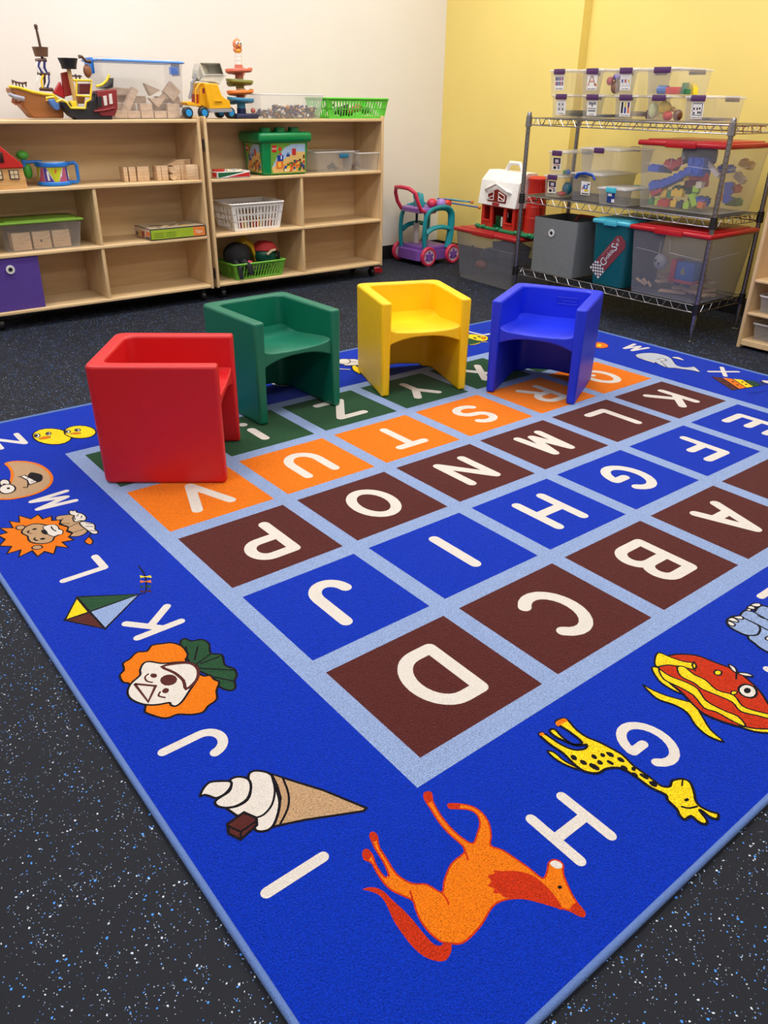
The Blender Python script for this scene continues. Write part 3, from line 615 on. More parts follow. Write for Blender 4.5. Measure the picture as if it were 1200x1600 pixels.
Yp0010 2582,855 2603,822 2553,743 2514,752
Ks0210 2582,855 2603,822 2553,743 2514,752
Kp0010 2578,801 2569,799 2564,803 2569,808 2578,810 2583,807
Kp0010 2560,774 2551,772 2546,776 2551,781 2560,783 2565,780
Gp0010 2608,818 2629,785 2594,733 2555,742
Ks0210 2608,818 2629,785 2594,733 2555,742
Kp0010 2609,774 2600,772 2595,776 2600,781 2609,783 2614,780
Kp0010 2596,755 2587,753 2582,756 2586,762 2595,764 2600,760
Dp0010 2633,782 2654,749 2636,722 2596,731
Kp0010 2640,747 2631,745 2626,748 2631,754 2640,756 2645,752
Kp0010 2632,735 2623,734 2618,737 2622,743 2631,744 2636,741
Ks0201 2446,712 2490,703 2552,676
Ks0200 2436,696 2522,680
Wp0011 2665,766 2685,736 2655,703 2646,739
Ks0311 2665,766 2685,736 2655,703 2646,739
Op0011 2549,1591 2579,1576 2578,1543 2549,1507 2509,1504 2485,1522 2502,1558
Rs0411 2549,1591 2579,1576 2578,1543 2549,1507 2509,1504 2485,1522 2502,1558
Yp0010 2537,1539 2527,1533 2517,1531 2510,1532 2508,1538 2511,1545 2519,1553 2529,1559 2539,1561 2546,1560 2548,1554 2545,1547
Gp0011 2054,2011 2092,2013 2089,1966 2090,1946 2056,1933 2020,1939 1999,1954
Yp0011 2120,2083 2152,2075 2173,2039 2188,2004 2177,1982 2141,1948 2104,1951 2087,1983 2085,2018 2086,2047
Ks0511 2120,2083 2152,2075 2173,2039 2188,2004 2177,1982 2141,1948 2104,1951 2087,1983 2085,2018 2086,2047
Kp0010 2154,2008 2149,2005 2144,2006 2140,2009 2138,2015 2139,2021 2142,2027 2147,2029 2152,2029 2157,2025 2159,2019 2158,2013
Kp0010 2113,1999 2108,1997 2105,1999 2104,2004 2105,2012 2108,2020 2113,2026 2118,2028 2121,2026 2123,2021 2121,2013 2118,2005
Op0011 2149,2002 2168,1993 2149,1972 2130,1971
Ks0411 2149,2002 2168,1993 2149,1972 2130,1971
Ys0701 2004,1937 2034,1929 2077,1936
Ys0700 2089,1942 2112,1922
Yp0011 1317,2001 1340,2000 1318,1938 1281,1889 1283,1917 1289,1951
Ks0611 1317,2001 1340,2000 1318,1938 1281,1889 1283,1917 1289,1951
Wp0011 1319,2112 1349,2120 1373,2098 1396,2082 1399,2046 1364,1999 1339,2005 1302,2028 1304,2050 1297,2071
Ks0511 1319,2112 1349,2120 1373,2098 1396,2082 1399,2046 1364,1999 1339,2005 1302,2028 1304,2050 1297,2071
Ks0501 1310,2062 1327,2045 1358,2064
Ks0501 1368,2094 1359,2065 1376,2042
Ws0901 1243,2012 1264,1988 1282,1970"""
for ln in ART.strip().split('\n'):
    h, rest = ln.split(' ', 1); c, k, w_, cl, sm = h[0], h[1], int(h[2:4]), int(h[4]), int(h[5])
    P = [tuple(int(v)/1000 for v in q.split(',')) for q in rest.split()]
    if sm: P = smooth(P, cl == 1)
    if k == 'p': flat(P, c)
    elif w_ >= 9: fat(P, w_/1000, c)
    else: strip(P, w_/1000, c, cl == 1)
rb.build('rug_pile', rug, smooth=False)
b = MB(); b.tube([(x, y, .0062) for x, y in rrect(X0, X1, Y0, Y1, .022, 8)], .0062, mat('rug_edge_binding', (92, 122, 184), .85, var=.2, vs=500, bump=.8, bs=400), 10, True)
b.build('rug_binding', rug)

# ------------------------------------------------------------------ cube chairs
CWD, CDP, CHT = .378, .389, .381
def make_chair(name, loc, rz, rgb, label, mark=False):
    m = mat('chair_plastic', rgb, .42, var=.03, vs=14, bump=.12, bs=260)
    root = empty(name, loc, rz, label, 'chair')
    t = .044; w2, d2 = CWD/2, CDP/2
    r = .03; ri = .034
    # plan: outer path and inner path with matching samples, from front-left round the back to front-right
    out = [(-w2, -d2), (-w2, -d2*.4), (-w2, d2*.2), (-w2, d2-r)]+[(-w2+r-r*cos(RAD(a)), d2-r+r*sin(RAD(a))) for a in (22, 45, 68)]
    out += [(-w2+r, d2), (-w2*.5, d2), (0, d2)]
    xi, yi = w2-t, d2-t
    inn = [(-xi, -d2), (-xi, -d2*.4), (-xi, d2*.2), (-xi, yi-ri)]+[(-xi+ri-ri*cos(RAD(a)), yi-ri+ri*sin(RAD(a))) for a in (22, 45, 68)]
    inn += [(-xi+ri, yi), (-w2*.5, yi), (0, yi)]
    out += [(-x, y) for x, y in out[-2::-1]]; inn += [(-x, y) for x, y in inn[-2::-1]]
    b = MB(); n = len(out)
    def zb(x, y): return .022*(1-(x/(w2*.8))**2) if (y > d2*.9 and abs(x) < w2*.8) else 0
    cols = []
    for (xo, yo), (xn, yn) in zip(out, inn):
        z = zb(xo, yo)
        tp = .0055   # walls lean very slightly
        cols.append([b.bm.verts.new(p) for p in ((xo*.985, yo*.985, z), (xo, yo, CHT), (xn, yn, CHT), (xn*1.03, min(yn, yi)*1.0, .20), (xn*1.045, yn if yn < 0 else yn*1.01, z))])
    fs = []
    for a, c in zip(cols, cols[1:]):
        for i in range(5):
            j = (i+1) % 5; fs.append(b.bm.faces.new((a[i], c[i], c[j], a[j])))
    fs += [b.bm.faces.new(cols[0]), b.bm.faces.new(cols[-1][::-1])]
    b._fin(fs, m)
    b.build('chair_shell', root, bevel=.0085)
    # seat: dished slab with an arched front apron
    b = MB(); nx, ny = 16, 14; ZS = .272; top = []; bot = []
    for j in range(ny+1):
        v = j/ny; ra = []; rb_ = []
        for i in range(nx+1):
            u = i/nx*2-1
            x = u*(xi+.014); y = -d2+.010+v*(yi+.004+d2-.010)
            if j == 0: y += .0*1
            y += .012*(1-u*u)*(1-v)*-1*0
            edge = max(0, (abs(u)-.74)/.26)**2*.014; back = max(0, (v-.62)/.38)**2*.036-.042*v
            front = -.006*max(0, (.16-v)/.16)**2
            z = ZS+edge+back+front-.010*(1-u*u)*(1-v*.5)
            arch = ZS-.034-.032*abs(u)**2.4
            zz = arch-.045*v
            ra.append(b.bm.verts.new((x, y, z))); rb_.append(b.bm.verts.new((x, y, zz)))
        top.append(ra); bot.append(rb_)
    fs = []
    for j in range(ny):
        for i in range(nx):
            fs.append(b.bm.faces.new((top[j][i], top[j][i+1], top[j+1][i+1], top[j+1][i])))
            fs.append(b.bm.faces.new((bot[j][i], bot[j+1][i], bot[j+1][i+1], bot[j][i+1])))
    for i in range(nx):
        fs.append(b.bm.faces.new((top[0][i], bot[0][i], bot[0][i+1], top[0][i+1]))); fs.append(b.bm.faces.new((top[ny][i], top[ny][i+1], bot[ny][i+1], bot[ny][i])))
    for j in range(ny):
        fs.append(b.bm.faces.new((top[j][0], top[j+1][0], bot[j+1][0], bot[j][0]))); fs.append(b.bm.faces.new((top[j][nx], bot[j][nx], bot[j+1][nx], top[j+1][nx])))
    b._fin(fs, m); b.build('seat', root, bevel=.005)
    if mark:     # raised moulded badge high on the inside of the back
        b = MB(); y0 = yi-.0022; x0, x1, z0, z1 = .0, .09, .318, .345
        for p, q in (((x0, z0), (x1, z0)), ((x1, z0), (x1, z1)), ((x1, z1), (x0, z1)), ((x0, z1), (x0, z0)), ((x0+.008, z0+.006), (x0+.02, z1-.005)), ((x0+.02, z1-.005), (x0+.032, z0+.006)), ((x0+.03, z0+.01), (x0+.055, z1-.009)), ((x0+.05, z0+.008), (x0+.08, z0+.014))):
            b.cyl((p[0], y0, p[1]), (q[0], y0, q[1]), .0013, m, seg=6)
        b.build('moulded_badge', root)
    return root
CHS = [('cube_chair', (.2305, 1.5225, RT+.0005), .936, (204, 24, 30), 'red plastic cube chair turned sideways, nearest of the chairs on the rug', 0),
       ('cube_chair', (.793, 1.8105, RT+.0005), .023, (0, 108, 82), 'dark green plastic cube chair just behind the red chair', 0),
       ('cube_chair', (1.413, 1.7075, RT+.0005), -.373, (248, 200, 6), 'yellow plastic cube chair between the green and blue chairs', 0),
       ('cube_chair', (1.8224, 1.3141, RT+.0005), -1.088, (18, 46, 214), 'blue plastic cube chair in front of the wire rack', 1)]
for a in CHS: make_chair(*a)
# ------------------------------------------------------------------ wooden shelf units
def bookcase(x0, x1, label):
    W = x1-x0; D = .318; yf = 3.546; th = .018
    root = empty('wooden_shelf_unit', (x0, yf, 0), 0, label, 'shelf unit')
    for x in (0, W-th):
        b = MB(); b.box(x, x+th, 0, D, .072, .992, BIRCH_V); b.build('side_panel', root, bevel=.006)
    b = MB(); b.box(th, W-th, D-.012, D-.002, .08, .97, BIRCH); b.build('back_panel', root)
    for nm, z in (('bottom_board', .0955), ('shelf_board', .375), ('shelf_board', .674), ('top_board', .977)):
        b = MB(); b.box(th-.001, W-th+.001, .002, D-.012, z-th, z, BIRCH); b.build(nm, root, bevel=.005)
    for z0, z1 in ((.0955, .357), (.375, .656)):
        b = MB(); b.box(W/2-th/2-.003, W/2+th/2-.003, .006, D-.012, z0-.001, z1+.001, BIRCH_V); b.build('divider', root, bevel=.004)
    for x in (.055, W-.055):
        for y in (.05, D-.05):
            b = MB(); b.cyl((x, y, .0775), (x, y, .070), .02, DARKM); b.prism([(y-.012, .07), (y+.012, .07), (y+.006, .03), (y-.004, .03)], x-.014, x+.014, BLACK, 'X')
            o = b.build('caster', root)
            b = MB(); b.lathe([(.008, -.013), (.024, -.013), (.028, -.008), (.028, .008), (.024, .013), (.008, .013)], (x, y+.004, .028), BLACK, 20, 'X'); b.build('caster_wheel', o)
    return root
bookcase(.180, 1.440, 'left birch plywood shelf unit on casters with pirate ship on top')
bookcase(1.462, 2.722, 'right birch plywood shelf unit on casters with yellow dump truck on top')
for z in (.16, .85):
    b = MB(); b.cyl((0, 0, -.03), (0, 0, .03), .005, DARKM)
    tag(b.build('hinge', loc=(1.451, 3.553, z)), '%s thin metal hinge joining the two birch shelf units' % ('lower' if z < .5 else 'upper'), 'hinge')

# unit at the right edge of the picture
xr, yr, Hr, Dr, Lr = 3.10, 1.136, 1.15, .40, .95
root = empty('wooden_shelf_unit', (xr, yr, 0), 0, 'birch cubby unit at the right edge with small clear bins', 'shelf unit')
for y in (-.020, -Lr):
    b = MB(); b.box(0, Dr, y, y+.020, 0, Hr, BIRCH_V); b.build('side_panel', root, bevel=.006)
b = MB(); b.box(Dr-.012, Dr-.002, -Lr+.02, -.02, .02, Hr-.01, BIRCH); b.build('back_panel', root)
for z, t, nm in ((.045, .03, 'bottom_board'), (.180, .014, 'shelf_board'), (.338, .014, 'shelf_board'), (Hr-.002, .018, 'top_board')):
    b = MB(); b.box(.003, Dr-.012, -Lr+.019, -.019, z-t, z, BIRCH); b.build(nm, root, bevel=.004)
b = MB(); b.box(.01, Dr-.012, -.5, -.485, .045, .324, BIRCH_V); b.build('divider', root)
def tray(loc, label, w=.30, d=.20, h=.085):
    r = empty('clear_tray', loc, 0, label, 'plastic tray')
    b = MB(); b.shell(w*.9, d*.9, w*.97, d*.97, h-.008, .002, CLEARW); b.build('tray_body', r)
    b = MB(); b.tube([(x, y, h-.005) for x, y in rrect(-w/2, w/2, -d/2, d/2, .02, 3)], .005, CLEARL, 6, True); b.build('rim', r)
tray((3.285, .995, .180), 'upper clear plastic tray in the cubby unit at the right edge')
tray((3.285, .995, .045), 'lower clear plastic tray in the cubby unit at the right edge')

# ------------------------------------------------------------------ wire rack
RX0, RX1, RY0, RY1 = 2.99, 3.43, 1.327, 2.567
rack = empty('wire_rack', (0, 0, 0), 0, 'chrome wire shelving rack holding clear storage boxes by the yellow wall', 'rack')
for x in (RX0, RX1):
    for y in (RY0, RY1):
        prof = [(.0127, .035)]
        z = .06
        while z < 1.02:
            prof += [(.0127, z-.0022), (.0108, z-.0012), (.0108, z+.0012), (.0127, z+.0022)]; z += .0254
        prof += [(.0127, 1.028), (.010, 1.034), (0, 1.035)]
        b = MB(); b.lathe(prof, (x, y, 0), CHROME, 14); o = b.build('post', rack)
        b = MB(); b.lathe([(.017, 0), (.017, .004), (.006, .008), (.005, .04)], (x, y, 0), CHROME, 12); b.build('foot', o)
def wshelf(z, liner):
    o = empty('wire_shelf', (0, 0, z)); o.parent = rack
    r = .0028
    b = MB()
    for y in (RY0, RY1):
        for dz in (0, -.036): b.cyl((RX0, y, dz), (RX1, y, dz), r, CHROME, seg=8)
    for x in (RX0, RX1):
        for dz in (0, -.036): b.cyl((x, RY0, dz), (x, RY1, dz), r, CHROME, seg=8)
    def zig(p, q, n):
        p = Vector(p); q = Vector(q); pts = []
        for i in range(n):
            for t, dz in ((.05, -.034), (.30, -.034), (.55, -.002), (.80, -.002)):
                pts.append(p.lerp(q, (i+t)/n)+Vector((0, 0, dz)))
        b.tube(pts, .0021, CHROME, 6)
    for x in (RX0, RX1): zig((x, RY0+.02, 0), (x, RY1-.02, 0), 14)
    for y in (RY0, RY1): zig((RX0+.02, y, 0), (RX1-.02, y, 0), 5)
    b.build('shelf_frame', o)
    b = MB()
    n = 46
    for i in range(1, n):
        y = RY0+(RY1-RY0)*i/n; b.cyl((RX0, y, .0), (RX1, y, .0), .0016, CHROME, seg=5)
    for k in (1, 2): b.cyl((RX0+(RX1-RX0)*k/3, RY0, -.006), (RX0+(RX1-RX0)*k/3, RY1, -.006), .003, CHROME, seg=6)
    b.build('wire_deck', o)
    for x in (RX0, RX1):
        for y in (RY0, RY1):
            b = MB(); b.lathe([(.0135, -.045), (.019, -.043), (.0165, .010), (.0135, .012)], (x, y, 0), DARKM if z < .9 else CHROME, 16); b.build('collar', o)
    if liner:
        b = MB(); b.box(RX0+.008, RX1-.008, RY0+.015, RY1-.015, .0018, .0036, mat('liner_plastic', (48, 46, 50), .5)); b.build('shelf_liner', o)
wshelf(1.004, False); wshelf(.596, True); wshelf(.183, False)
ZT, ZM, ZB = 1.006, .600, .186

# ------------------------------------------------------------------ clear lidded boxes
def gcard(b, T, w, h, kind):     # picture card: white paper with small printed shapes; local x right, y up, z out
    def bx(x0, x1, y0, y1, m, k=1): b.box(x0*w, x1*w, y0*h, y1*h, .0004*k, .0004*k+.0004, m, T=T)
    bx(-.5, .5, -.5, .5, PAPER)
    K = pl((30, 28, 34)); R = pl((180, 40, 40)); B = pl((40, 60, 150)); G = pl((130, 130, 140)); Yl = pl((220, 190, 60)); O = pl((220, 120, 60)); GR = pl((60, 140, 80)); P = pl((206, 130, 130))
    t = {'mitten': 'Mitten Match', 'apple': 'Apple Alphabet', 'color': 'Color Match', 'tile': 'Tile Puzzles', 'popper': 'Popsicles', 'shape': 'Triple Towers', 'occup': 'Occupation Sorting'}.get(kind)
    if t: text_mesh(b, t, h*.12, K, T @ Matrix.Translation((0, -.41*h, .0009)))
    if kind == 'mitten':
        for r, y in enumerate((.25, -.07)):
            for i, m in enumerate((K if r == 0 else R, B, G, B, P, PURPLE)): bx(-.43+i*.145, -.32+i*.145, y-.12, y+.13, m, 2)
    elif kind == 'apple':
        b.prism([(-.36*w, -.2*h), (-.1*w, .42*h), (.1*w, .42*h), (.28*w, -.2*h), (.08*w, -.2*h), (.02*w, .0), (-.1*w, 0), (-.16*w, -.2*h)], .0006, .001, O, 'Z') if False else None
        for i in range(7):
            y = -.2+i*.09; g = .34-i*.045
            for s in (-1, 1): bx(s*g-.05-.03, s*g+.05-.03, y, y+.08, (R, O, GR)[i % 3], 2)
        bx(-.2, .14, .02, .09, O, 2); bx(.3, .45, -.22, -.08, R, 2)
    elif kind == 'color':
        for i, m in enumerate((B, R, Yl)): bx(-.40+i*.3, -.2+i*.3, -.25, .38, G, 2); bx(-.38+i*.3, -.22+i*.3, -.23, .36, PAPER, 3); bx(-.36+i*.3, -.24+i*.3, -.02, .18, m, 4)
    elif kind == 'tile':
        for x in (-.2, .18):
            for y in (.22, -.1): bx(x-.15, x+.15, y-.12, y+.14, G, 2); bx(x-.13, x+.13, y-.1, y+.12, PAPER, 3); bx(x-.07, x+.06, y-.07, y+.06, K, 4)
    elif kind == 'popper':
        bx(-.36, -.06, .22, .4, G, 2); bx(.1, .4, .22, .4, G, 2); bx(-.04, .06, .1, .36, K, 2); bx(-.4, .4, -.04, 0, K, 2); bx(-.38, .38, -.24, -.12, G, 2)
    elif kind == 'shape':
        for i, ms in enumerate(((K, K), (Yl, B), (PURPLE, O))): bx(-.38+i*.3, -.2+i*.3, -.28, .1, ms[1], 2); bx(-.38+i*.3, -.2+i*.3, .1, .42, ms[0], 2)
    elif kind == 'occup':
        bx(-.4, .4, -.3, .42, K, 2); bx(-.36, .36, -.26, .38, PAPER, 3)
        for x, y in ((-.26, .1), (-.24, -.16), (0, .1), (.2, .12), (.1, -.12), (.26, -.12)): bx(x-.06, x+.06, y-.07, y+.07, K, 4)
    elif kind == 'photo':
        bx(-.45, .45, 0, .48, pl((60, 50, 70)), 2); bx(-.2, .2, .1, .36, pl((200, 190, 200)), 3); bx(-.4, -.05, -.42, -.2, K, 2); bx(.1, .4, -.4, -.1, G, 2); bx(-.4, .3, -.12, -.05, R, 2)
    elif kind == 'robot':
        bx(-.25, .25, -.05, .25, pl((40, 100, 190)), 2); bx(-.1, .3, -.25, -.05, Yl, 2); bx(-.38, -.25, -.12, .1, O, 2); bx(.2, .42, .25, .36, K, 2); bx(-.05, .1, .02, .18, PAPER, 3); bx(-.4, .4, -.44, -.36, K, 2)
    elif kind == 'blue':
        bx(-.5, .5, -.5, .5, pl((30, 60, 130)), 2); bx(-.4, .1, .1, .36, PAPER, 3); bx(.1, .48, -.45, -.15, PAPER, 3)
def sbox(loc, w, d, h, label, latch=PURPLE, card=None, cardw=.064, body=None, rz=0, group=None, lid=None, cards=(.5, .46), handle=False, latchw=.5):
    """front faces -X; w along Y, d along X"""
    body = body or CLEAR
    r = empty('storage_box', loc, rz, label, 'storage box', group)
    b = MB(); b.shell(d*.90, w*.90, d*.97, w*.97, h-.012, .0018, body, rc=.014); b.build('box_body', r)
    b = MB(); b.box(-d/2, d/2, -w/2, w/2, h-.013, h-.003, lid or CLEARL, .005); b.box(-d*.42, d*.42, -w*.4, w*.4, h-.004, h, lid or CLEARL, .0015); b.build('lid', r)
    if handle:
        b = MB(); b.tube([(-d/2-.006, -w*.3, h-.03), (-d/2-.009, -w*.22, h-.008), (-d/2-.010, 0, h-.001), (-d/2-.009, w*.22, h-.008), (-d/2-.006, w*.3, h-.03)], .010, latch, 10, flat=.6); b.build('handle', r)
    else:
        for s in (-1, 1):
            b = MB(); b.box(s*(d/2+.002)-.004, s*(d/2+.002)+.004, -w*latchw/2, w*latchw/2, h-.026, h+.001, latch, .003); b.build('latch', r)
    if card:
        b = MB(); ch = cardw*1.12
        sl = math.atan2(d*.035, h)
        T = Matrix.Translation((-d/2*.945-.001, 0, h*cards[1]))  @ Matrix(((0, 0, -1, 0), (-1, 0, 0, 0), (0, 1, 0, 0), (0, 0, 0, 1))) @ Matrix.Rotation(sl, 4, 'X')
        gcard(b, T, cardw, ch, card); b.build('picture_card', r, smooth=False)
    return r
# top of the rack: lower layer of five, upper layer of four
W_, D_, H_ = .150, .30, .118
low = [(2.375, 'tile', 'clear box with black picture card and purple latch, leftmost in lower row on rack top'),
       (2.165, 'popper', 'clear box with grey printed card and purple latch, second in lower row on rack top'),
       (1.955, 'shape', 'clear box whose card shows three coloured bars, lower row on rack top'),
       (1.760, None, 'clear box holding play food and no card, lower row on rack top'),
       (1.545, 'occup', 'clear box with square sorting card, rightmost in lower row on rack top')]
for y, k, l in low: sbox((3.02+D_/2, y, ZT), W_, D_, H_, l, card=k, group=None)
upp = [(2.405, 'mitten', 'clear box with mitten card, leftmost in upper row on rack top'),
       (2.185, 'apple', 'clear box with letter A apple card, second in upper row on rack top'),
       (1.975, 'color', 'clear box whose card shows three coloured drops, upper row on rack top'),
       (1.765, None, 'wide clear box holding red, green and yellow toys, rightmost in upper row on rack top')]
for y, k, l in upp: sbox((3.02+D_/2, y, ZT+H_+.001), W_*(1.0 if k else 1.25), D_, H_, l, card=k)
def thing(name, mb, label, cat, group=None, loc=(0, 0, 0), rot=(0, 0, 0), bevel=0):
    return tag(mb.build(name, loc=loc, rot=rot, bevel=bevel), label, cat, group)
# toys seen in the top boxes
def lump(name, c, r, rgb, label, cat, group=None):
    b = MB(); b.ball((0, 0, 0), r, pl(rgb), 14); return thing(name, b, label, cat, group, loc=c)
lump('toy_lemon', (3.09, 1.765, ZT+.062), (.030, .034, .030), (240, 205, 30), 'round yellow play fruit in the lower box on rack top', 'play food')
lump('toy_lettuce', (3.07, 1.815, ZT+.048), (.02, .024, .036), (206, 214, 150), 'pale green leaf shaped play food beside the yellow fruit', 'play food')
lump('toy_tomato', (3.08, 1.735, ZT+.026), (.024, .024, .022), (200, 50, 44), 'small red play tomato under the yellow fruit', 'play food')
lump('toy_potato', (3.12, 1.705, ZT+.030), (.03, .02, .026), (110, 70, 44), 'dark brown play food at the right end of the box', 'play food')
b = MB(); b.tube([(0, -.03, 0), (0, -.01, .012), (0, .015, .012), (0, .035, .0)], [.006, .012, .012, .006], pl((236, 190, 50)), 10); thing('toy_banana', b, 'curved yellow play banana in the lower box on rack top', 'play food', loc=(3.12, 1.745, ZT+.045))
ZU = ZT+H_+.001
b = MB(); b.cyl((0, -.03, 0), (0, .022, 0), .019, pl((30, 110, 200))); thing('toy_cylinder', b, 'blue toy cylinder lying in the upper right box', 'toy', loc=(3.09, 1.795, ZU+.022))
b = MB(); b.box(-.02, .02, -.035, .03, -.016, .016, pl((214, 50, 44)), .003); thing('toy_block', b, 'red toy block lying beside the blue cylinder', 'toy block', loc=(3.09, 1.735, ZU+.019))
b = MB(); b.prism([(-.032, -.016), (.03, -.016), (.03, .01), (0, .01), (-.006, .034), (-.018, .034), (-.018, .008), (-.032, .006)], -.02, .02, pl((30, 120, 80)), 'X'); thing('toy_block', b, 'green L-shaped toy block in the upper right box', 'toy block', loc=(3.12, 1.700, ZU+.019))
b = MB(); b.prism([(-.03, -.018), (.03, -.018), (.024, .028), (.008, .012), (-.01, .032), (-.024, .010)], -.02, .02, pl((238, 208, 40)), 'X'); thing('toy_piece', b, 'yellow jagged toy piece in the upper right box', 'toy', loc=(3.19, 1.700, ZU+.021))
lump('toy_jar', (3.14, 2.115, ZU+.035), (.03, .026, .032), (168, 120, 96), 'brown rounded toy pot beside the letter A card', 'toy')
lump('toy_pompom', (3.12, 2.10, ZU+.080), (.024, .022, .016), (130, 110, 190), 'violet fluffy toy on top of the brown pot', 'toy')
lump('toy_pompom', (3.11, 2.135, ZU+.062), (.018, .018, .02), (220, 80, 90), 'pink fluffy toy beside the violet one on rack top', 'toy')
b = MB(); b.box(-.02, .02, -.012, .012, -.02, .02, pl((120, 50, 80)), .002); thing('toy_block', b, 'plum coloured block in the box with three coloured bars', 'toy block', loc=(3.16, 1.895, ZT+.03))
def sheets(loc, w, d, rgb, label, n=4):
    b = MB(); m = pl(rgb, .6)
    for i in range(n): b.box(-d/2, d/2, -w/2, w/2, i*.004, i*.004+.002, m, T=Matrix.Rotation(RAD(6*(i % 3)-5), 4, 'Z'))
    thing('paper_cards', b, label, 'cards', loc=loc)
sheets((3.18, 2.165, ZT+.01), .10, .18, (150, 150, 160), 'loose grey activity cards lying in the second lower box')
sheets((3.18, 1.545, ZT+.01), .10, .2, (190, 180, 176), 'loose cards lying in the rightmost lower box on rack top')
sheets((3.18, 1.95, ZT+.02), .10, .14, (214, 200, 186), 'cream cards lying in the box with three coloured bars', 6)
sheets((3.18, 2.375, ZT+.01), .10, .2, (176, 172, 150), 'pale cards lying in the leftmost lower box on rack top', 8)

# middle shelf, left
PH = PURPLE
sbox((3.03+.13, 2.385, ZM), .135, .26, .118, 'small clear box with photo label, lower of the pair on middle shelf', card='photo', cardw=.058)
sbox((3.03+.13, 2.370, ZM+.119), .135, .26, .125, 'small clear box with photo label, upper of the pair on middle shelf', card='photo', cardw=.058)
sbox((3.03+.16, 2.15, ZM), .22, .32, .145, 'grey clear box with blue arched handle and robot card on middle shelf', latch=pl((36, 86, 190)), card='robot', cardw=.062, body=CLEARG, handle=True)
sbox((3.05+.16, 2.10, ZM+.146), .27, .32, .125, 'larger clear box with purple latch stacked on the blue handled box', body=CLEARW, latchw=.24)
sbox((3.00+.12, 1.95, ZM), .19, .24, .088, 'shallow clear box with turquoise latch on middle shelf', latch=pl((60, 180, 200)), card='blue', cardw=.05, latchw=.34, body=CLEARW)
lump('toy_cup', (3.12, 2.345, ZM+.045), (.03, .03, .036), (40, 130, 160), 'teal toy cup inside the small box at left of middle shelf', 'toy')
lump('toy_ring', (3.09, 2.355, ZM+.018), (.03, .026, .014), (206, 70, 70), 'red toy piece in the small box at left of middle shelf', 'toy')
lump('toy_ball', (3.1, 2.36, ZM+.132), (.012, .012, .012), (60, 160, 70), 'tiny green ball in the upper small box on middle shelf', 'toy')
lump('toy_ball', (3.1, 2.335, ZM+.134), (.014, .014, .014), (60, 110, 210), 'tiny blue ball in the upper small box on middle shelf', 'toy')

# ------------------------------------------------------------------ large tubs with lids
def tub(loc, w, d, h, label, lidm, body, rz=0, ribs=True):
    r = empty('storage_tub', loc, rz, label, 'storage tub')
    b = MB(); b.shell(d*.84, w*.86, d*.955, w*.965, h-.022, .0022, body, rc=.028); b.build('tub_body', r)
    b = MB(); b.box(-d/2, d/2, -w/2, w/2, h-.030, h-.006, lidm, .009, seg=3); b.box(-d*.42, d*.42, -w*.43, w*.43, h-.012, h, lidm, .005); b.build('lid', r)
    for s in (-1, 1):
        b = MB(); b.box(s*(d/2)-.006, s*(d/2)+.006, -w*.17, w*.17, h-.034, h-.005, lidm, .004); b.build('lid_latch', r)
    if ribs:
        b = MB(); m = CLEARL; x = -d*.455
        b.tube([(x, w*.40, h*.66), (x+.001, w*.16, h*.64), (x, w*.10, h*.62), (x-.004, w*.09, h*.80)], .0012, m, 5)
        b.tube([(x-.006, -w*.02, h*.84), (x-.002, -w*.03, h*.66), (x, -w*.40, h*.63), (-d*.36, -w*.462, h*.63), (d*.2, -w*.465, h*.66)], .0012, m, 5)
        b.build('moulded_ribs', r)
    return r
REDL = mat('red_lid', (178, 24, 36), .32); TEALL = mat('turquoise_lid', (70, 176, 200), .32)
tub((3.045+.20, 1.600, ZM+.004), .50, .44, .325, 'large clear tub with red lid full of building bricks on middle shelf', REDL, CLEAR)
tub((2.985+.21, 1.545, ZB), .47, .46, .348, 'large clear tub with red lid and wooden tracks on bottom shelf', REDL, CLEARG)
t = tub((2.985+.19, 1.907, ZB), .245, .40, .350, 'teal tub with turquoise lid and Cookie Set panel on bottom shelf', TEALL, clear('teal_plastic', (16, 92, 104), .86, .25), ribs=False)
b = MB()
h = .350; T = Matrix.Translation((-.40*.4500-.001, -.004, h*.47)) @ Matrix(((0, 0, -1, 0), (-1, 0, 0, 0), (0, 1, 0, 0), (0, 0, 0, 1))) @ Matrix.Rotation(RAD(4), 4, 'X')
ck = pl((128, 52, 62), .5); Tr = T @ Matrix.Rotation(RAD(50), 4, 'Z')
b.prism([(-.075, -.045), (.10, -.045), (.125, -.025), (.128, .02), (.105, .038), (-.075, .038)], 0, .0006, ck, 'Z')
for v in b.bm.verts: v.co = Tr @ v.co
b.box(-.14, -.075, -.045, .038, 0, .0007, pl((230, 228, 230)), T=Tr)
for i in range(6):
    for j in range(7):
        if (i+j) % 2: b.box(-.139+i*.0107, -.139+(i+1)*.0107, -.044+j*.0117, -.044+(j+1)*.0117, .0007, .0011, pl((70, 56, 70)), T=Tr)
wt = pl((196, 222, 232))
for s, sz, x, y in (('C', .060, -.052, -.004), ('ookie', .036, .000, 0), ('S', .062, .055, .004), ('e', .038, .078, .006), ('T', .026, .098, .012)):
    text_mesh(b, s, sz, wt, Tr @ Matrix.Translation((x, y, .001)))
text_mesh(b, 'wooden slice & bake', .009, pl((190, 150, 150)), Tr @ Matrix.Translation((.0, .028, .001)))
b.build('cookie_set_panel', t, smooth=False)

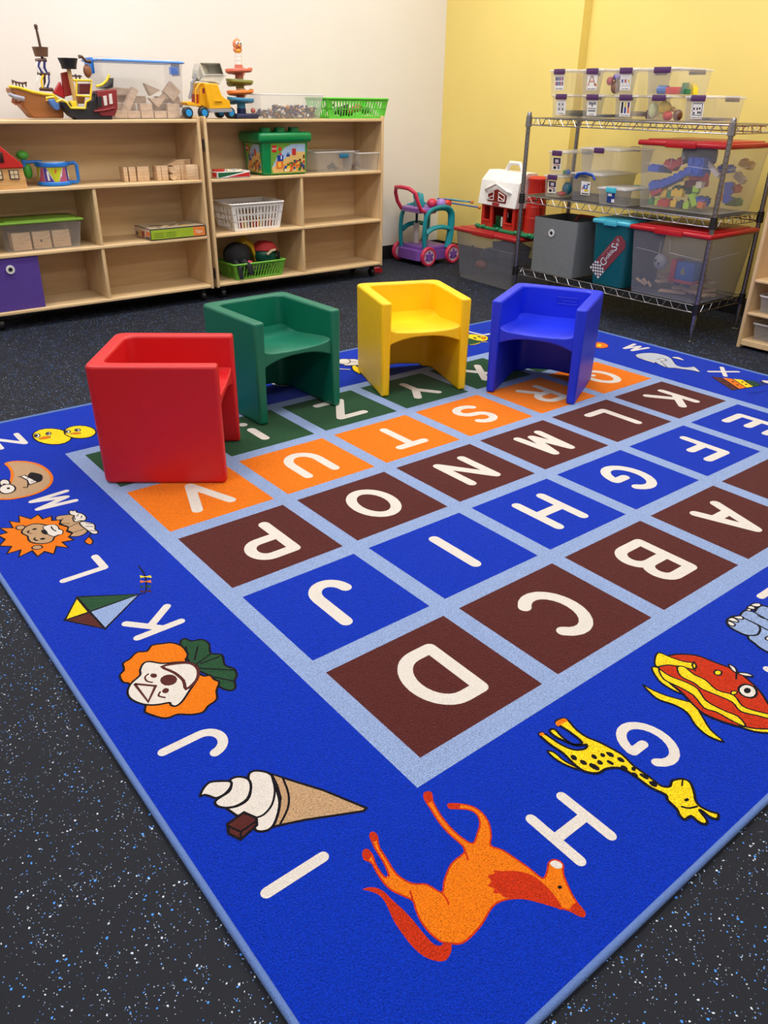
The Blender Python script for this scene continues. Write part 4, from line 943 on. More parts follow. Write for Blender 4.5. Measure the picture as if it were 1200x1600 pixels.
# contents of the big tubs
BR = {'blue': (28, 78, 190), 'red': (186, 44, 48), 'yellow': (232, 190, 50), 'lime': (168, 206, 60), 'green': (36, 122, 70), 'dark blue': (34, 50, 84), 'cream': (222, 212, 190), 'orange': (226, 120, 50)}
def brick(name, nx, ny, h, rgb):
    b = MB(); u = .032; m = pl(rgb)
    b.box(-nx*u/2, nx*u/2, -ny*u/2, ny*u/2, 0, h, m, .0015, seg=1)
    for i in range(nx):
        for j in range(ny): b.cyl(((i-(nx-1)/2)*u, (j-(ny-1)/2)*u, h), ((i-(nx-1)/2)*u, (j-(ny-1)/2)*u, h+.008), .0095, m, seg=12)
    return b
# (colour, nx, ny, y, z, rotation x, rotation z)
PR = {}
BB = [('blue', 2, 4, 1.758, .165, 5, 90, 0), ('blue', 2, 6, 1.655, .125, -28, 0, 0), ('blue', 2, 5, 1.705, .105, -20, 8, 0), ('blue', 2, 2, 1.77, .085, 38, 0, 0), ('red', 2, 2, 1.735, .065, -30, 0, 0), ('red', 2, 2, 1.70, .19, 25, 10, 0),
      ('green', 1, 1, 1.775, .008, 0, 0, 0), ('lime', 1, 1, 1.735, .008, 0, 5, 0), ('red', 2, 2, 1.69, .008, 0, 0, 0), ('yellow', 1, 1, 1.705, .055, 3, 0, 0), ('green', 1, 1, 1.672, .052, 0, 20, 0), ('yellow', 1, 2, 1.63, .06, 0, 0, 0),
      ('yellow', 1, 1, 1.640, .010, 0, 0, 0), ('dark blue', 1, 1, 1.605, .008, 8, 0, 0), ('lime', 1, 1, 1.565, .008, 0, 0, 0), ('lime', 1, 2, 1.545, .045, 58, 0, 0), ('lime', 1, 1, 1.53, .09, 0, 8, 0), ('red', 1, 3, 1.53, .145, 0, 0, 0),
      ('yellow', 1, 2, 1.612, .165, 70, 0, 0), ('red', 2, 2, 1.655, .20, -25, 20, 0), ('cream', 1, 1, 1.515, .11, 0, 0, 0), ('orange', 1, 1, 1.490, .02, 10, 0, 0), ('blue', 2, 2, 1.51, .03, 10, 0, .02), ('blue', 2, 2, 1.46, .18, 0, 0, .12),
      ('blue', 2, 3, 1.445, .09, 85, 20, .12), ('cream', 1, 2, 1.44, .14, 30, 0, .22), ('yellow', 2, 2, 1.44, .20, 20, 10, .26), ('orange', 1, 2, 1.45, .05, 0, 0, .12), ('green', 2, 2, 1.45, .02, 0, 0, .24), ('red', 2, 2, 1.45, .09, 10, 0, .2),
      ('dark blue', 2, 3, 1.6, .02, 0, 0, .16), ('red', 2, 4, 1.62, .10, 0, 90, .14), ('green', 2, 4, 1.7, .06, 0, 10, .18), ('blue', 2, 4, 1.7, .12, 10, 30, .2)]
for c, nx, ny, y, z, ax, az, dx in BB:
    k = (c, nx, ny)
    sz = {(1, 1): 'tiny cube shaped', (1, 2): 'small narrow', (1, 3): 'narrow', (2, 2): 'square', (2, 3): 'short', (2, 4): 'long', (2, 5): 'very long', (2, 6): 'longest'}[(nx, ny)]
    lb = '%s %s building brick in the red lidded tub on middle shelf' % (c, sz)
    loc = (3.105+nx*.016*0+.02+dx, y, ZM+.006+z)
    if k not in PR: o = PR[k] = thing('toy_brick', brick('toy_brick', nx, ny, .030, BR[c]), lb, 'building brick', '%s %s bricks in the tub' % (c, sz))
    else: o = PR[k].copy(); C.objects.link(o)
    o.location = loc; o.rotation_euler = (RAD(ax), 0, RAD(az))
# big blue brick with studs to the front, wheeled dark base
b = brick('b', 2, 2, .06, (34, 90, 200)); 
for v in b.bm.verts: v.co *= 1.35; v.co = Matrix.Rotation(RAD(-90), 4, 'Y') @ v.co
thing('toy_brick', b, 'large blue toy brick with studs facing out in the tub on middle shelf', 'building brick', loc=(3.16, 1.535, ZM+.215))
b = MB(); b.box(-.03, .03, -.095, .085, -.04, .035, pl((40, 48, 72)), .02, seg=3); b.box(-.035, .0, -.01, .015, -.045, -.02, pl((200, 200, 200)), .004)
b.cyl((-.034, .06, -.015), (-.026, .06, -.015), .011, pl((190, 176, 180)), seg=14); b.cyl((-.034, -.05, -.02), (-.026, -.05, -.02), .013, pl((190, 176, 180)), seg=14)
thing('toy_vehicle_base', b, 'dark blue toy vehicle base lying on top of the bricks', 'toy', loc=(3.15, 1.57, ZM+.262))
b = MB(); b.prism([(-.05, .03), (-.03, .04), (.05, -.03), (.045, -.045), (.02, -.03)], -.01, .01, pl((214, 206, 198)), 'X'); thing('toy_ramp', b, 'cream angled toy piece near the front post in the brick tub', 'toy', loc=(3.13, 1.475, ZM+.215), rot=(0, 0, RAD(180)))
# train tub
b = MB(); b.ball((0, 0, 0), (.03, .038, .042), pl((176, 176, 180)), 16); b.ball((-.03, .012, .008), (.004, .006, .008), BLACK, 8); b.ball((-.03, -.008, -.006), (.004, .006, .008), BLACK, 8)
thing('toy_ball', b, 'grey round toy in the red lidded tub on bottom shelf', 'toy', loc=(3.06, 1.62, ZB+.165))
t = empty('toy_train', (3.08, 1.49, ZB+.06), 0, 'blue and red toy engine in the red lidded tub on bottom shelf', 'toy train')
b = MB(); b.box(-.03, .05, -.075, .03, .03, .125, pl((30, 96, 180)), .006); b.build('engine_body', t)
b = MB(); b.box(-.035, .05, .03, .06, .02, .13, pl((186, 44, 40)), .004); b.box(-.035, .05, -.08, .03, .02, .034, pl((186, 44, 40)), .002); b.build('buffer_beam', t)
b = MB(); text_mesh(b, '6', .05, pl((210, 190, 80)), Matrix.Translation((-.031, -.015, .078)) @ Matrix(((0, 0, -1, 0), (-1, 0, 0, 0), (0, 1, 0, 0), (0, 0, 0, 1))), .001); b.build('number', t, smooth=False)
for y in (-.05, .01):
    b = MB(); b.cyl((-.034, y, .018), (-.024, y, .018), .018, pl((40, 40, 60))); b.build('wheel', t)
rnd = random.Random(3); tr = None
for i in range(14):
    if tr is None:
        b = MB(); b.box(-.02, .02, -.07, .07, 0, .012, BLOCKW, .002); tr = o = thing('wooden_track', b, 'natural wooden train track piece in the tub on bottom shelf', 'wooden track', 'track pieces in the bottom tub')
    else: o = tr.copy(); C.objects.link(o)
    o.location = (3.06+rnd.random()*.22, 1.42+rnd.random()*.24, ZB+.01+.014*(i % 5)); o.rotation_euler = (RAD(rnd.uniform(-6, 6)), 0, rnd.uniform(-1.4, 1.4))
for k, y in enumerate((1.70, 1.67)):
    b = MB(); b.tube([(0, -.03, .0), (0, -.01, .02), (0, .01, .005), (0, .035, .018)], .008, BLOCKW, 8); thing('wooden_figure', b, 'curved wooden piece at the %s of the bottom tub floor' % ('left end' if k == 0 else 'left, further right'), 'wooden toy', loc=(3.04, y, ZB+.045-.01*k))

# grey fabric bin
def fabric_bin(name, loc, w, d, h, rgb, label, top=1.03, rz=0):
    r = empty(name, loc, rz, label, 'fabric bin')
    m = mat('fabric_'+name, rgb, .9, 0, .08, 60, .4, 700)
    b = MB(); b.shell(d*.965, w*.965, d*top, w*top, h, .005, m, rc=.008); b.build('bin_body', r)
    return r, m
g, gm = fabric_bin('storage_cube', (2.99+.15, 2.295, ZB), .325, .30, .305, (112, 116, 118), 'grey fabric storage cube with metal ring on bottom shelf', top=.99)
b = MB(); b.lathe([(.011, -.003), (.021, -.003), (.022, 0), (.021, .003), (.011, .003)], (-.1495, .022, .228), pl((206, 206, 208), .3), 24, 'X', loop=True); b.build('ring_grommet', g)
b = MB(); b.cyl((-.147, .022, .228), (-.1490, .022, .228), .012, BLACK); b.build('grommet_hole', g)
b = MB(); b.tube([(0, -.08, 0), (0, -.05, .03), (0, .05, .03), (0, .08, 0)], .006, pl((190, 60, 44)), 8); thing('toy_rod', b, 'red toy handle sticking out of the grey storage cube', 'toy', loc=(3.2, 2.24, ZB+.285))
b = MB(); b.box(-.10, .10, -.12, .12, 0, .24, pl((60, 60, 66)), .01); thing('toy_box', b, 'dark box inside the grey storage cube', 'box', loc=(3.15, 2.295, ZB+.006))

# ------------------------------------------------------------------ corner: tub with barn, walker cart
tb = tub((3.305, 2.955, 0), .63, .42, .335, 'clear tub with dark red lid standing on the floor under the toy barn', mat('dark_red_lid', (170, 34, 40), .38), CLEARG, rz=RAD(-5), ribs=False)
b = MB(); b.tube([(-.185, .27, .235), (-.184, -.27, .235), (.1, -.285, .235)], .0012, CLEARL, 5); b.build('moulded_rib', tb)
b = MB(); b.ball((0, 0, 0), (.06, .08, .05), pl((50, 62, 90)), 14); thing('soft_toy', b, 'dark blue toy lump in the tub under the barn', 'toy', loc=(3.27, 3.05, .16))
b = MB(); b.ball((0, 0, 0), (.03, .05, .03), pl((168, 96, 80)), 14); thing('soft_toy', b, 'brown toy in the tub under the barn', 'toy', loc=(3.2, 3.07, .10))
b = MB(); b.tube([(0, .06, .08), (0, .08, .02), (0, .04, -.06), (0, .0, -.05)], .008, pl((44, 48, 62)), 8); thing('toy_strap', b, 'dark curved strap in the tub under the barn', 'strap', loc=(3.17, 3.07, .14))
b = MB(); b.prism([(-.12, -.05), (.12, -.05), (.14, .03), (.0, .05), (-.14, .02)], -.04, .04, pl((90, 92, 104)), 'X'); thing('soft_toy', b, 'grey rounded toy filling the middle of the tub under the barn', 'toy', loc=(3.30, 2.90, .22))

barn = empty('toy_barn', (3.19, 2.93, .335), RAD(-6), 'red toy barn with white gambrel roof and silo on the red lidded tub', 'toy barn')
RB = pl((200, 44, 34), .38); WB = pl((238, 236, 234), .4); DR = pl((126, 20, 20)); GB = pl((22, 130, 84))
# local: front faces -X, width along Y (+Y = left in view)
b = MB(); b.box(-.03, .20, -.36, .20, 0, .020, GB, .008, seg=3)
for y, r in ((.185, .022), (.12, .018), (-.02, .02), (-.2, .02), (-.33, .02)): b.ball((-.025, y, .018), (.016, r, .012), GB, 12)
b.build('grass_base', barn)
b = MB()
# front wall as frame with door and two windows
yl, yr_, zt = .165, -.165, .165
b.box(-.012, 0, .140, yl, .018, zt, RB); b.box(-.012, 0, yr_, -.140, .018, zt, RB); b.box(-.012, 0, -.14, .14, .145, zt, RB)
b.box(-.012, 0, .055, .08, .018, .145, RB); b.box(-.012, 0, -.08, -.055, .018, .145, RB); b.box(-.012, 0, .08, .14, .018, .062, RB); b.box(-.012, 0, -.14, -.08, .018, .062, RB)
b.box(0, .17, yl-.008, yl, .018, zt, RB); b.box(0, .17, yr_, yr_+.008, .018, zt, RB); b.box(.162, .17, yr_, yl, .018, zt, DR)
for y in (.11, -.11): b.box(-.022, -.010, y-.036, y+.036, .052, .064, RB, .003)
b.build('barn_walls', barn)
b = MB(); b.box(.02, .03, -.055, .055, .018, .09, pl((14, 70, 40)), .003); b.box(.012, .02, -.02, -.008, .03, .088, WHITE); b.build('stable_gate', barn)
b = MB()
prof = [(-.035, .155), (-.030, .178), (-.012, .30), (.045, .358), (.125, .358), (.18, .30), (.20, .178), (.205, .155)]
b.prism(prof, -.185, .185, WB, 'Y')
b.tube([(-.016, -.125, .238), (-.036, -.11, .248), (-.040, 0, .288), (-.036, .11, .248), (-.016, .125, .238)], .010, WB, 8)
b.build('barn_roof', barn, bevel=.004)
b = MB(); b.tube([(.08, .06, .35), (.08, .02, .405), (.08, -.07, .405), (.08, -.11, .35)], .013, WB, 10); b.build('carry_handle', barn)
b = MB(); b.prism([(-.09, .18), (.09, .18), (.09, .225), (.0, .255), (-.09, .225)], -.036, -.026, DR, 'X'); b.build('loft_door', barn)
b = MB()
for s in (-1, 1):
    y0, y1 = s*.025, s*.082
    for p, q in (((y0, .19), (y1, .19)), ((y1, .19), (y1, .222)), ((y0, .19), (y0, .24)), ((y0, .24), (y1, .222)), ((y0, .215), (y1, .195))): b.cyl((-.0385, p[0], p[1]), (-.0385, q[0], q[1]), .0028, WHITE, seg=6)
b.box(-.041, -.032, -.03, .03, .160, .174, pl((170, 30, 40)))
b.build('loft_trim', barn)
b = MB(); b.lathe([(r_*1.14, z_*1.07) for r_, z_ in [(.058, .018), (.056, .10), (.0575, .102), (.0555, .104), (.054, .16), (.0555, .162), (.0535, .164), (.052, .22), (.0535, .222), (.0515, .224), (.05, .29), (.055, .30), (.055, .312), (.04, .322), (0, .326)]], (.085, -.245, 0), pl((196, 40, 30), .38), 28); b.build('silo', barn)
b = MB(); b.tube([(.04, -.318, .02), (.04, -.325, .3)], .004, RB, 6); b.tube([(.07, -.33, .02), (.07, -.337, .3)], .004, RB, 6); b.build('silo_ladder', barn)
b = MB(); b.ball((0, 0, 0), (.012, .02, .03), pl((230, 226, 220)), 10); b.ball((0, .015, .03), (.009, .012, .012), pl((40, 36, 36)), 8); thing('toy_cow', b, 'small black and white toy animal behind the barn gate', 'toy animal', loc=(3.235, 2.91, .43))

cart = empty('toy_walker', (3.335, 3.80, 0), RAD(0), 'purple and turquoise toy walker cart with pink handle in the corner', 'toy walker')
TE = pl((20, 142, 158), .35); PUc = pl((136, 88, 184), .35); PK = pl((214, 52, 88), .35); WH2 = pl((224, 200, 216))
b = MB(); b.prism([(-.135, .075), (-.13, .10), (.13, .10), (.14, .07), (.13, .035), (-.125, .03), (-.142, .05)], -.13, .13, PUc, 'Y'); b.box(-.12, .12, -.12, .12, .098, .13, PUc, .006)
b.prism(rrect(-.175, -.10, -.13, .13, .035, 5), .035, .105, PUc, 'Z'); b.build('base', cart, bevel=.006)
for x in (-.115, .125):
    for s in (-1, 1):
        y = s*.165
        b = MB(); b.lathe([(.050, -.014), (.064, -.014), (.069, -.008), (.069, .008), (.064, .014), (.050, .014)], (x, y, .069), PK, 28, 'Y', loop=True); b.lathe([(.0, -.010), (.052, -.010), (.052, .010), (0, .010)], (x, y, .069), WH2, 28, 'Y'); o = b.build('wheel', cart)
        b = MB()
        b.cyl((x, y-s*.0-s*0, .062), (x, y+s*.0135, .062), .026, PUc, seg=18)
        for a in (30, 90, 150, 210, 330): b.cyl((x+.03*cos(RAD(a)), y, .066+.03*sin(RAD(a))), (x+.03*cos(RAD(a)), y+s*.0135, .066+.03*sin(RAD(a))), .011, PUc, seg=10)
        b.build('paw_hub', o)
for s in (-1, 1):     # arched side frames
    y = s*.135; m = TE
    b = MB()
    outer = [(-.125, .11), (-.135, .22), (-.125, .33), (-.085, .375), (-.02, .392), (.06, .392), (.105, .372), (.125, .33), (.122, .22), (.10, .11)]
    b.tube([(x, y, z) for x, z in smooth(outer, False, 4)], .026, m, 10, flat=.62)
    b.tube([(x, y, z) for x, z in smooth([(-.12, .225), (-.06, .255), (.03, .262), (.115, .245)], False, 4)], .018, m, 8, flat=.7)
    b.build('side_frame', cart)
b = MB(); b.box(-.15, .12, -.125, .125, .372, .392, PUc, .008); b.box(-.16, -.10, -.10, .10, .360, .400, pl((176, 130, 206)), .01); b.build('tray', cart)
b = MB(); P = smooth([(-.05, -.10, ), (-.14, -.10), (-.175, -.10)], False, 2)
b.tube([(-.02, -.115, .372), (-.10, -.115, .366), (-.155, -.115, .385), (-.185, -.112, .44), (-.205, -.105, .50), (-.235, -.07, .53), (-.245, 0, .535), (-.24, .07, .53), (-.215, .105, .49), (-.19, .112, .43), (-.15, .115, .38), (-.08, .115, .366)], .014, PK, 10); b.build('push_handle', cart)
b = MB(); b.prism(smooth([(-.06, .0), (-.065, .05), (-.05, .09), (-.03, .10), (-.01, .085), (.02, .095), (.045, .10), (.062, .08), (.05, .055), (.035, .05), (.06, .02), (.05, 0)], True, 3), -.02, .02, TE, 'Y')
b.build('play_panel', cart, loc=(-.085, .0, .39), rot=(0, 0, RAD(70)), bevel=.004)
lump('toy_ball', (3.34, 3.75, .420), (.040, .036, .032), (216, 60, 90), 'pink round toy on the walker tray', 'toy')
lump('toy_ball', (3.375, 3.69, .420), (.036, .034, .034), (170, 130, 210), 'lilac round toy on the walker tray', 'toy')
lump('toy_ball', (3.44, 3.70, .417), (.040, .034, .030), (206, 56, 50), 'red toy at the far end of the walker tray', 'toy')
for k, (p, q) in enumerate((((3.37, 3.73, .45), (3.60, 3.60, .425)), ((3.40, 3.74, .43), (3.60, 3.52, .395)), ((3.42, 3.70, .45), (3.56, 3.60, .43)))):
    b = MB(); p = Vector(p); q = Vector(q); b.tube([(0, 0, 0), tuple(q-p)], .005, pl((40, 80, 170) if k < 2 else (80, 160, 200)), 8)
    if k < 2: b.ball(tuple(q-p), .013, pl((214, 130, 50)), 10)
    thing('drum_stick', b, ['blue stick with orange tip, upper of the two on the walker', 'blue stick with orange tip, lower of the two on the walker', 'short light blue stick on the walker tray'][k], 'stick', loc=tuple(p))
b = MB(); b.cyl((0, 0, 0), (0, 0, .14), .022, pl((196, 190, 190))); b.cyl((0, 0, .14), (0, 0, .23), .010, pl((40, 56, 90))); thing('toy_bottle', b, 'grey toy bottle with dark neck standing on the walker base', 'toy', loc=(3.30, 3.87, .131))
b = MB(); b.prism(smooth([(-.06, 0), (-.02, .02), (0, .05), (.02, .02), (.06, .01), (.02, -.02), (.03, -.05), (0, -.025), (-.04, -.04)], True, 2), .002, .03, pl((190, 30, 44)), 'Z'); thing('toy_star', b, 'flat red toy star on the floor beside the right shelf unit caster', 'toy', loc=(2.765, 3.69, 0))
# ------------------------------------------------------------------ things on the wooden units
TZ, R1, R2, R3 = .978, .675, .376, .097
BRN = pl((150, 92, 44), .4); DBR = pl((84, 56, 44), .45); YE = pl((244, 206, 40), .35); BK = pl((34, 34, 38), .4); MR = pl((138, 40, 44), .4)
ship = empty('toy_ship', (0, 0, 0), 0, 'toy pirate ship with brown bow and black and red stern on the left shelf unit', 'toy ship')
def off(P, dx=0, dz=0): return [(x+dx, z+dz) for x, z in P]
b = MB(); b.prism([(0.5115, 1.1143), (0.5995, 1.0985), (0.679, 1.0838), (0.7155, 1.08), (0.7486, 1.055), (0.7404, 0.9823), (0.5907, 0.9827), (0.5691, 1.0121), (0.5492, 1.037), (0.5466, 1.0576), (0.5284, 1.0779), (0.5118, 1.094)], 3.63, 3.73, BRN, 'Y'); b.build('bow_hull', ship, bevel=.008)
b = MB(); b.tube([(x, 3.63, z) for x, z in [(0.5026, 1.1181), (0.5489, 1.1129), (0.6038, 1.0974), (0.6564, 1.0879), (0.7065, 1.0843), (0.7221, 1.0678), (0.7229, 1.0594)]], .0065, YE, 8); b.tube([(x, 3.73, z) for x, z in [(0.5382, 1.1167), (0.5865, 1.1114), (0.6475, 1.0956), (0.7386, 1.0819)]], .006, YE, 8); b.build('bow_rail', ship)
b = MB(); b.tube([(x, 3.625, z) for x, z in [(0.4946, 1.0859), (0.5207, 1.0741), (0.5612, 1.0663)]], [.008, .011, .010], pl((160, 160, 176)), 10); b.build('bow_cannon', ship)
b = MB(); b.tube([(x, 3.65, z) for x, z in [(0.5198, 1.0493), (0.5338, 1.0637), (0.5165, 1.0656), (0.5118, 1.0533), (0.5235, 1.0452), (0.5466, 1.0495), (0.5568, 1.033), (0.5724, 1.0206)]], .007, pl((160, 90, 60)), 8); b.build('scroll_prow', ship)
b = MB()
for q in [(0.5347, 1.1389), (0.549, 1.1331), (0.5633, 1.1273), (0.5782, 1.1235), (0.5945, 1.1312)]: b.cyl((q[0], 3.67, q[1]-.012), (q[0], 3.67, q[1]+.008), .0035, DBR, seg=8)
b.tube([(x, 3.67, z) for x, z in [(0.5319, 1.1429), (0.556, 1.1353), (0.5822, 1.1326), (0.5999, 1.1362)]], .0045, DBR, 8); b.build('bow_railing', ship)
b = MB(); b.tube([(x, 3.68, z) for x, z in [(0.6902, 1.3751), (0.6932, 1.3439), (0.6962, 1.2885)]], [.0045, .006, .0065], DBR, 10)
_q = [(0.691, 1.3743), (0.6917, 1.3642), (0.7065, 1.2346), (0.6935, 1.1772), (0.6857, 1.1109), (0.6932, 1.2483)]
b.ball((_q[0][0], 3.68, _q[0][1]), .009, DBR, 12); b.cyl((_q[1][0], 3.68, _q[1][1]-.002), (_q[1][0], 3.68, _q[1][1]+.002), .009, DBR)
b.tube([(x, 3.68, z) for x, z in [_q[5], _q[2], _q[3], _q[4]]], .006, DBR, 8); b.build('bow_mast', ship)
b = MB(); cx, cz = _q[5]; b.lathe([(.030, 0), (.036, .036), (.038, .040), (.033, .040), (.028, .004)], (cx+.001, 3.68, cz), pl((112, 78, 56), .5), 20); b.build('crows_nest', ship)
for A in ([(0.6587, 1.2306), (0.7093, 1.2343)], [(0.6572, 1.1748), (0.7146, 1.1763)], [(0.6541, 1.1104), (0.7181, 1.1073)]):
    b = MB(); b.tube([(A[0][0], 3.665, A[0][1]), (A[1][0], 3.665, A[1][1])], .0085, pl((90, 60, 48)), 10); b.build('yard_arm', ship)
b = MB()
for k, A in enumerate(([(0.6639, 1.2268), (0.6541, 1.2064), (0.6646, 1.1783)], [(0.6748, 1.2271), (0.6655, 1.2067), (0.6783, 1.1786)], [(0.6875, 1.2276), (0.6791, 1.2071), (0.6912, 1.179)], [(0.699, 1.2279), (0.6929, 1.2075), (0.7013, 1.1792)], [(0.6631, 1.1701), (0.6462, 1.1411), (0.6525, 1.1145)], [(0.6814, 1.1706), (0.6668, 1.1416), (0.6686, 1.1148)], [(0.6998, 1.171), (0.6967, 1.1422), (0.6805, 1.1171)], [(0.7067, 1.1712), (0.7037, 1.1423), (0.6917, 1.1152)])):
    b.tube([(x, 3.66, z) for x, z in A], .0048, (WHITE, pl((44, 50, 120)))[k % 2] if k != 5 else YE, 8)
b.build('striped_sail', ship)
b = MB(); b.prism([(0.7226, 1.0554), (0.7548, 1.0514), (0.7693, 1.0261), (0.8438, 1.0264), (0.8562, 1.0564), (0.8802, 1.0695), (0.8869, 1.0951), (0.9735, 1.1134), (0.9561, 0.9697), (0.8417, 0.9702), (0.7843, 0.9748), (0.7498, 0.9963), (0.7267, 1.026)], 3.555, 3.622, BK, 'Y'); b.build('stern_hull', ship, bevel=.008)
b = MB(); b.tube([(x, 3.553, z) for x, z in [(0.6456, 1.0595), (0.6434, 1.0718), (0.6806, 1.0763), (0.6906, 1.0558), (0.7152, 1.0643), (0.7366, 1.0541), (0.7532, 1.0291), (0.8243, 1.0281), (0.8339, 1.0569), (0.8573, 1.0676), (0.8643, 1.0951), (0.8756, 1.1495), (0.786, 1.1497)]], .0055, YE, 8)
b.tube([(x, 3.553, z) for x, z in [(0.802, 1.148), (0.7909, 1.0837), (0.857, 1.0803)]], .0055, YE, 8); b.tube([(x, 3.553, z) for x, z in [(0.8956, 1.1249), (0.9258, 1.1317), (0.9533, 1.1511), (0.971, 1.1766)]], .006, YE, 8)
b.box([(0.7603, 1.0291)][0][0], [(0.7887, 1.0292)][0][0], 3.557, 3.60, [(0.7603, 1.0291)][0][1], [(0.7658, 1.0605)][0][1], YE, .003); b.build('stern_rail', ship)
b = MB(); b.prism([(0.8276, 1.1362), (0.8853, 1.1373), (0.8776, 1.0908), (0.8197, 1.0901)], 3.585, 3.65, pl((98, 34, 38)), 'Y'); b.prism([(0.8087, 1.0815), (0.8513, 1.0778), (0.8414, 1.0479), (0.8029, 1.0477)], 3.60, 3.66, BRN, 'Y'); b.build('cabin', ship, bevel=.003)
b = MB(); b.prism([(0.8971, 1.1059), (1.0, 1.116), (0.9914, 1.0271), (0.9711, 0.9941), (0.8961, 0.9942), (0.8852, 1.0181)], 3.55, 3.622, MR, 'Y'); b.build('stern_gallery', ship, bevel=.006)
b = MB()
for A, m in (([(0.8914, 1.0807), (0.9134, 1.0809), (0.9083, 1.034), (0.8878, 1.034)], BK), ([(0.921, 1.0831), (0.9386, 1.0855), (0.9368, 1.0428), (0.9216, 1.0405)], pl((226, 216, 210))), ([(0.9519, 1.092), (0.9671, 1.0943), (0.9661, 1.0494), (0.9498, 1.0471)], pl((226, 216, 210)))): b.prism(A, 3.545, 3.553, m, 'Y')
b.tube([(x, 3.548, z) for x, z in [(0.8661, 1.0147), (0.9158, 1.0191), (0.9721, 1.03)]], .005, MR, 8); b.build('gallery_windows', ship)
b = MB(); b.prism([(0.9182, 1.1147), (0.9496, 1.1258), (0.9771, 1.1434), (0.9929, 1.165), (0.9838, 1.1221), (0.9578, 1.1153)], 3.555, 3.62, BK, 'Y'); b.build('stern_deck', ship, bevel=.003)
b = MB(); b.prism([(0.6661, 1.0633), (0.6969, 1.0677), (0.7164, 1.047), (0.7189, 1.0217), (0.6971, 1.0175), (0.6815, 1.0342)], 3.60, 3.66, pl((84, 128, 196)), 'Y'); b.build('side_wing', ship, bevel=.004)
b = MB(); A = [(0.7887, 1.1974), (0.7988, 1.0389)]; b.tube([(A[0][0], 3.60, A[0][1]), (A[1][0], 3.60, A[1][1])], .010, pl((206, 166, 110)), 12); b.build('main_mast', ship)
b = MB(); A = [(0.7957, 1.1976)]; b.lathe([(.034, 0), (.037, .018), (.046, .043), (.047, .046), (.041, .046), (.032, .006)], (A[0][0]-.004, 3.60, A[0][1]), BK, 24); b.build('black_crows_nest', ship)
b = MB(); b.prism([(0.7608, 1.1806), (0.7972, 1.1878), (0.7982, 1.0853), (0.7585, 1.0764)], 3.63, 3.65, pl((150, 44, 40)), 'Y'); b.prism([(0.7537, 1.1434), (0.7611, 1.1058), (0.7637, 1.0678), (0.7117, 1.0925)], 3.64, 3.67, pl((190, 30, 40)), 'Y'); b.build('red_sail', ship, bevel=.003)
b = MB(); A = [(0.8948, 1.1922)]; b.ball((A[0][0], 3.64, A[0][1]), (.021, .012, .030), pl((140, 88, 58)), 16); b.build('ship_lantern', ship)
b = MB(); b.tube([(x, 3.63, z) for x, z in [(0.8582, 1.253), (0.8725, 1.2535), (0.893, 1.2336), (0.9148, 1.2343)]], [.009, .007, .007, .010], DBR, 10); b.build('crank_lever', ship)
b = MB()
for q in [(0.8396, 1.166), (0.8581, 1.1623)]: b.cyl((q[0], 3.66, q[1]-.014), (q[0], 3.66, q[1]+.012), .004, DBR, seg=8)
b.tube([(x, 3.66, z) for x, z in [(0.8211, 1.1698), (0.8689, 1.1688)]], .004, DBR, 8); b.build('stern_railing', ship)

# blue latched tub of blocks
r = empty('storage_box', (1.190, 3.757, TZ), 0, 'large clear box with blue latches full of wooden blocks on the left shelf unit', 'storage box')
b = MB(); b.shell(.415, .22, .45, .245, .262, .002, CLEAR, rc=.02); b.build('box_body', r)
b = MB(); b.box(-.235, .235, -.130, .130, .262, .274, CLEARL, .006); b.box(-.21, .21, -.10, .10, .27, .284, CLEARW, .008); b.build('lid', r)
b = MB(); b.tube([(x, y, .266) for x, y in rrect(-.231, .231, -.127, .127, .02, 3)], .0055, pl((90, 150, 230)), 8, True); b.build('blue_seal', r)
BL = pl((30, 120, 220), .3)
b = MB(); b.box(-.247, -.231, -.05, .05, .205, .278, BL, .006); b.build('latch', r)
b = MB(); b.box(.231, .240, -.05, .05, .205, .278, clear('blue_clear', (60, 120, 220), .5), .006); b.build('latch', r)
b = MB(); b.box(.14, .19, -.128, -.122, .21, .245, clear('blue_clear_badge', (80, 130, 220), .45), .002); b.build('badge', r)
PB = {}
def wblock(kind, loc, rot, label, grp, m=BLOCKP):
    if kind not in PB:
        b = MB()
        if kind[0] == 'box': _, x, y, z = kind; b.box(-x/2, x/2, -y/2, y/2, -z/2, z/2, m, .0015, seg=1)
        elif kind[0] == 'tri': s = kind[1]; b.prism([(-s, -s/2), (s, -s/2), (0, s/2)], -.017, .017, m, 'Y')
        elif kind[0] == 'rod': b.cyl((0, -kind[2]/2, 0), (0, kind[2]/2, 0), kind[1], m, seg=18)
        o = PB[kind] = thing('wooden_block', b, label, 'wooden block', grp)
    else:
        o = PB[kind].copy(); C.objects.link(o); o['label'] = label; o['group'] = grp
    o.location = (loc[0], loc[1]+.068, loc[2]); o.rotation_euler = tuple(RAD(a) for a in rot); return o
gA = 'blocks in the blue latched box'
Lb = 'pale rectangular wooden block in the blue latched box'
for x, y, z, rx in ((1.045, 3.60, .020, 0), (1.115, 3.60, .020, 0), (1.19, 3.60, .020, 0), (1.265, 3.60, .020, 0), (1.34, 3.60, .020, 0), (1.03, 3.66, .020, 0), (1.11, 3.66, .02, 0), (1.2, 3.67, .02, 0), (1.3, 3.67, .02, 0), (1.345, 3.605, .055, 0), (1.19, 3.605, .055, 2), (1.30, 3.67, .055, 0), (1.12, 3.66, .055, 0), (1.22, 3.68, .055, 0), (1.05, 3.67, .056, 0), (1.045, 3.69, .092, 4), (1.12, 3.71, .092, -6), (1.2, 3.7, .09, 0), (1.33, 3.7, .09, 5)):
    wblock(('box', .069, .034, .034), (x, y, TZ+z), (0, 0, rx), Lb, gA)
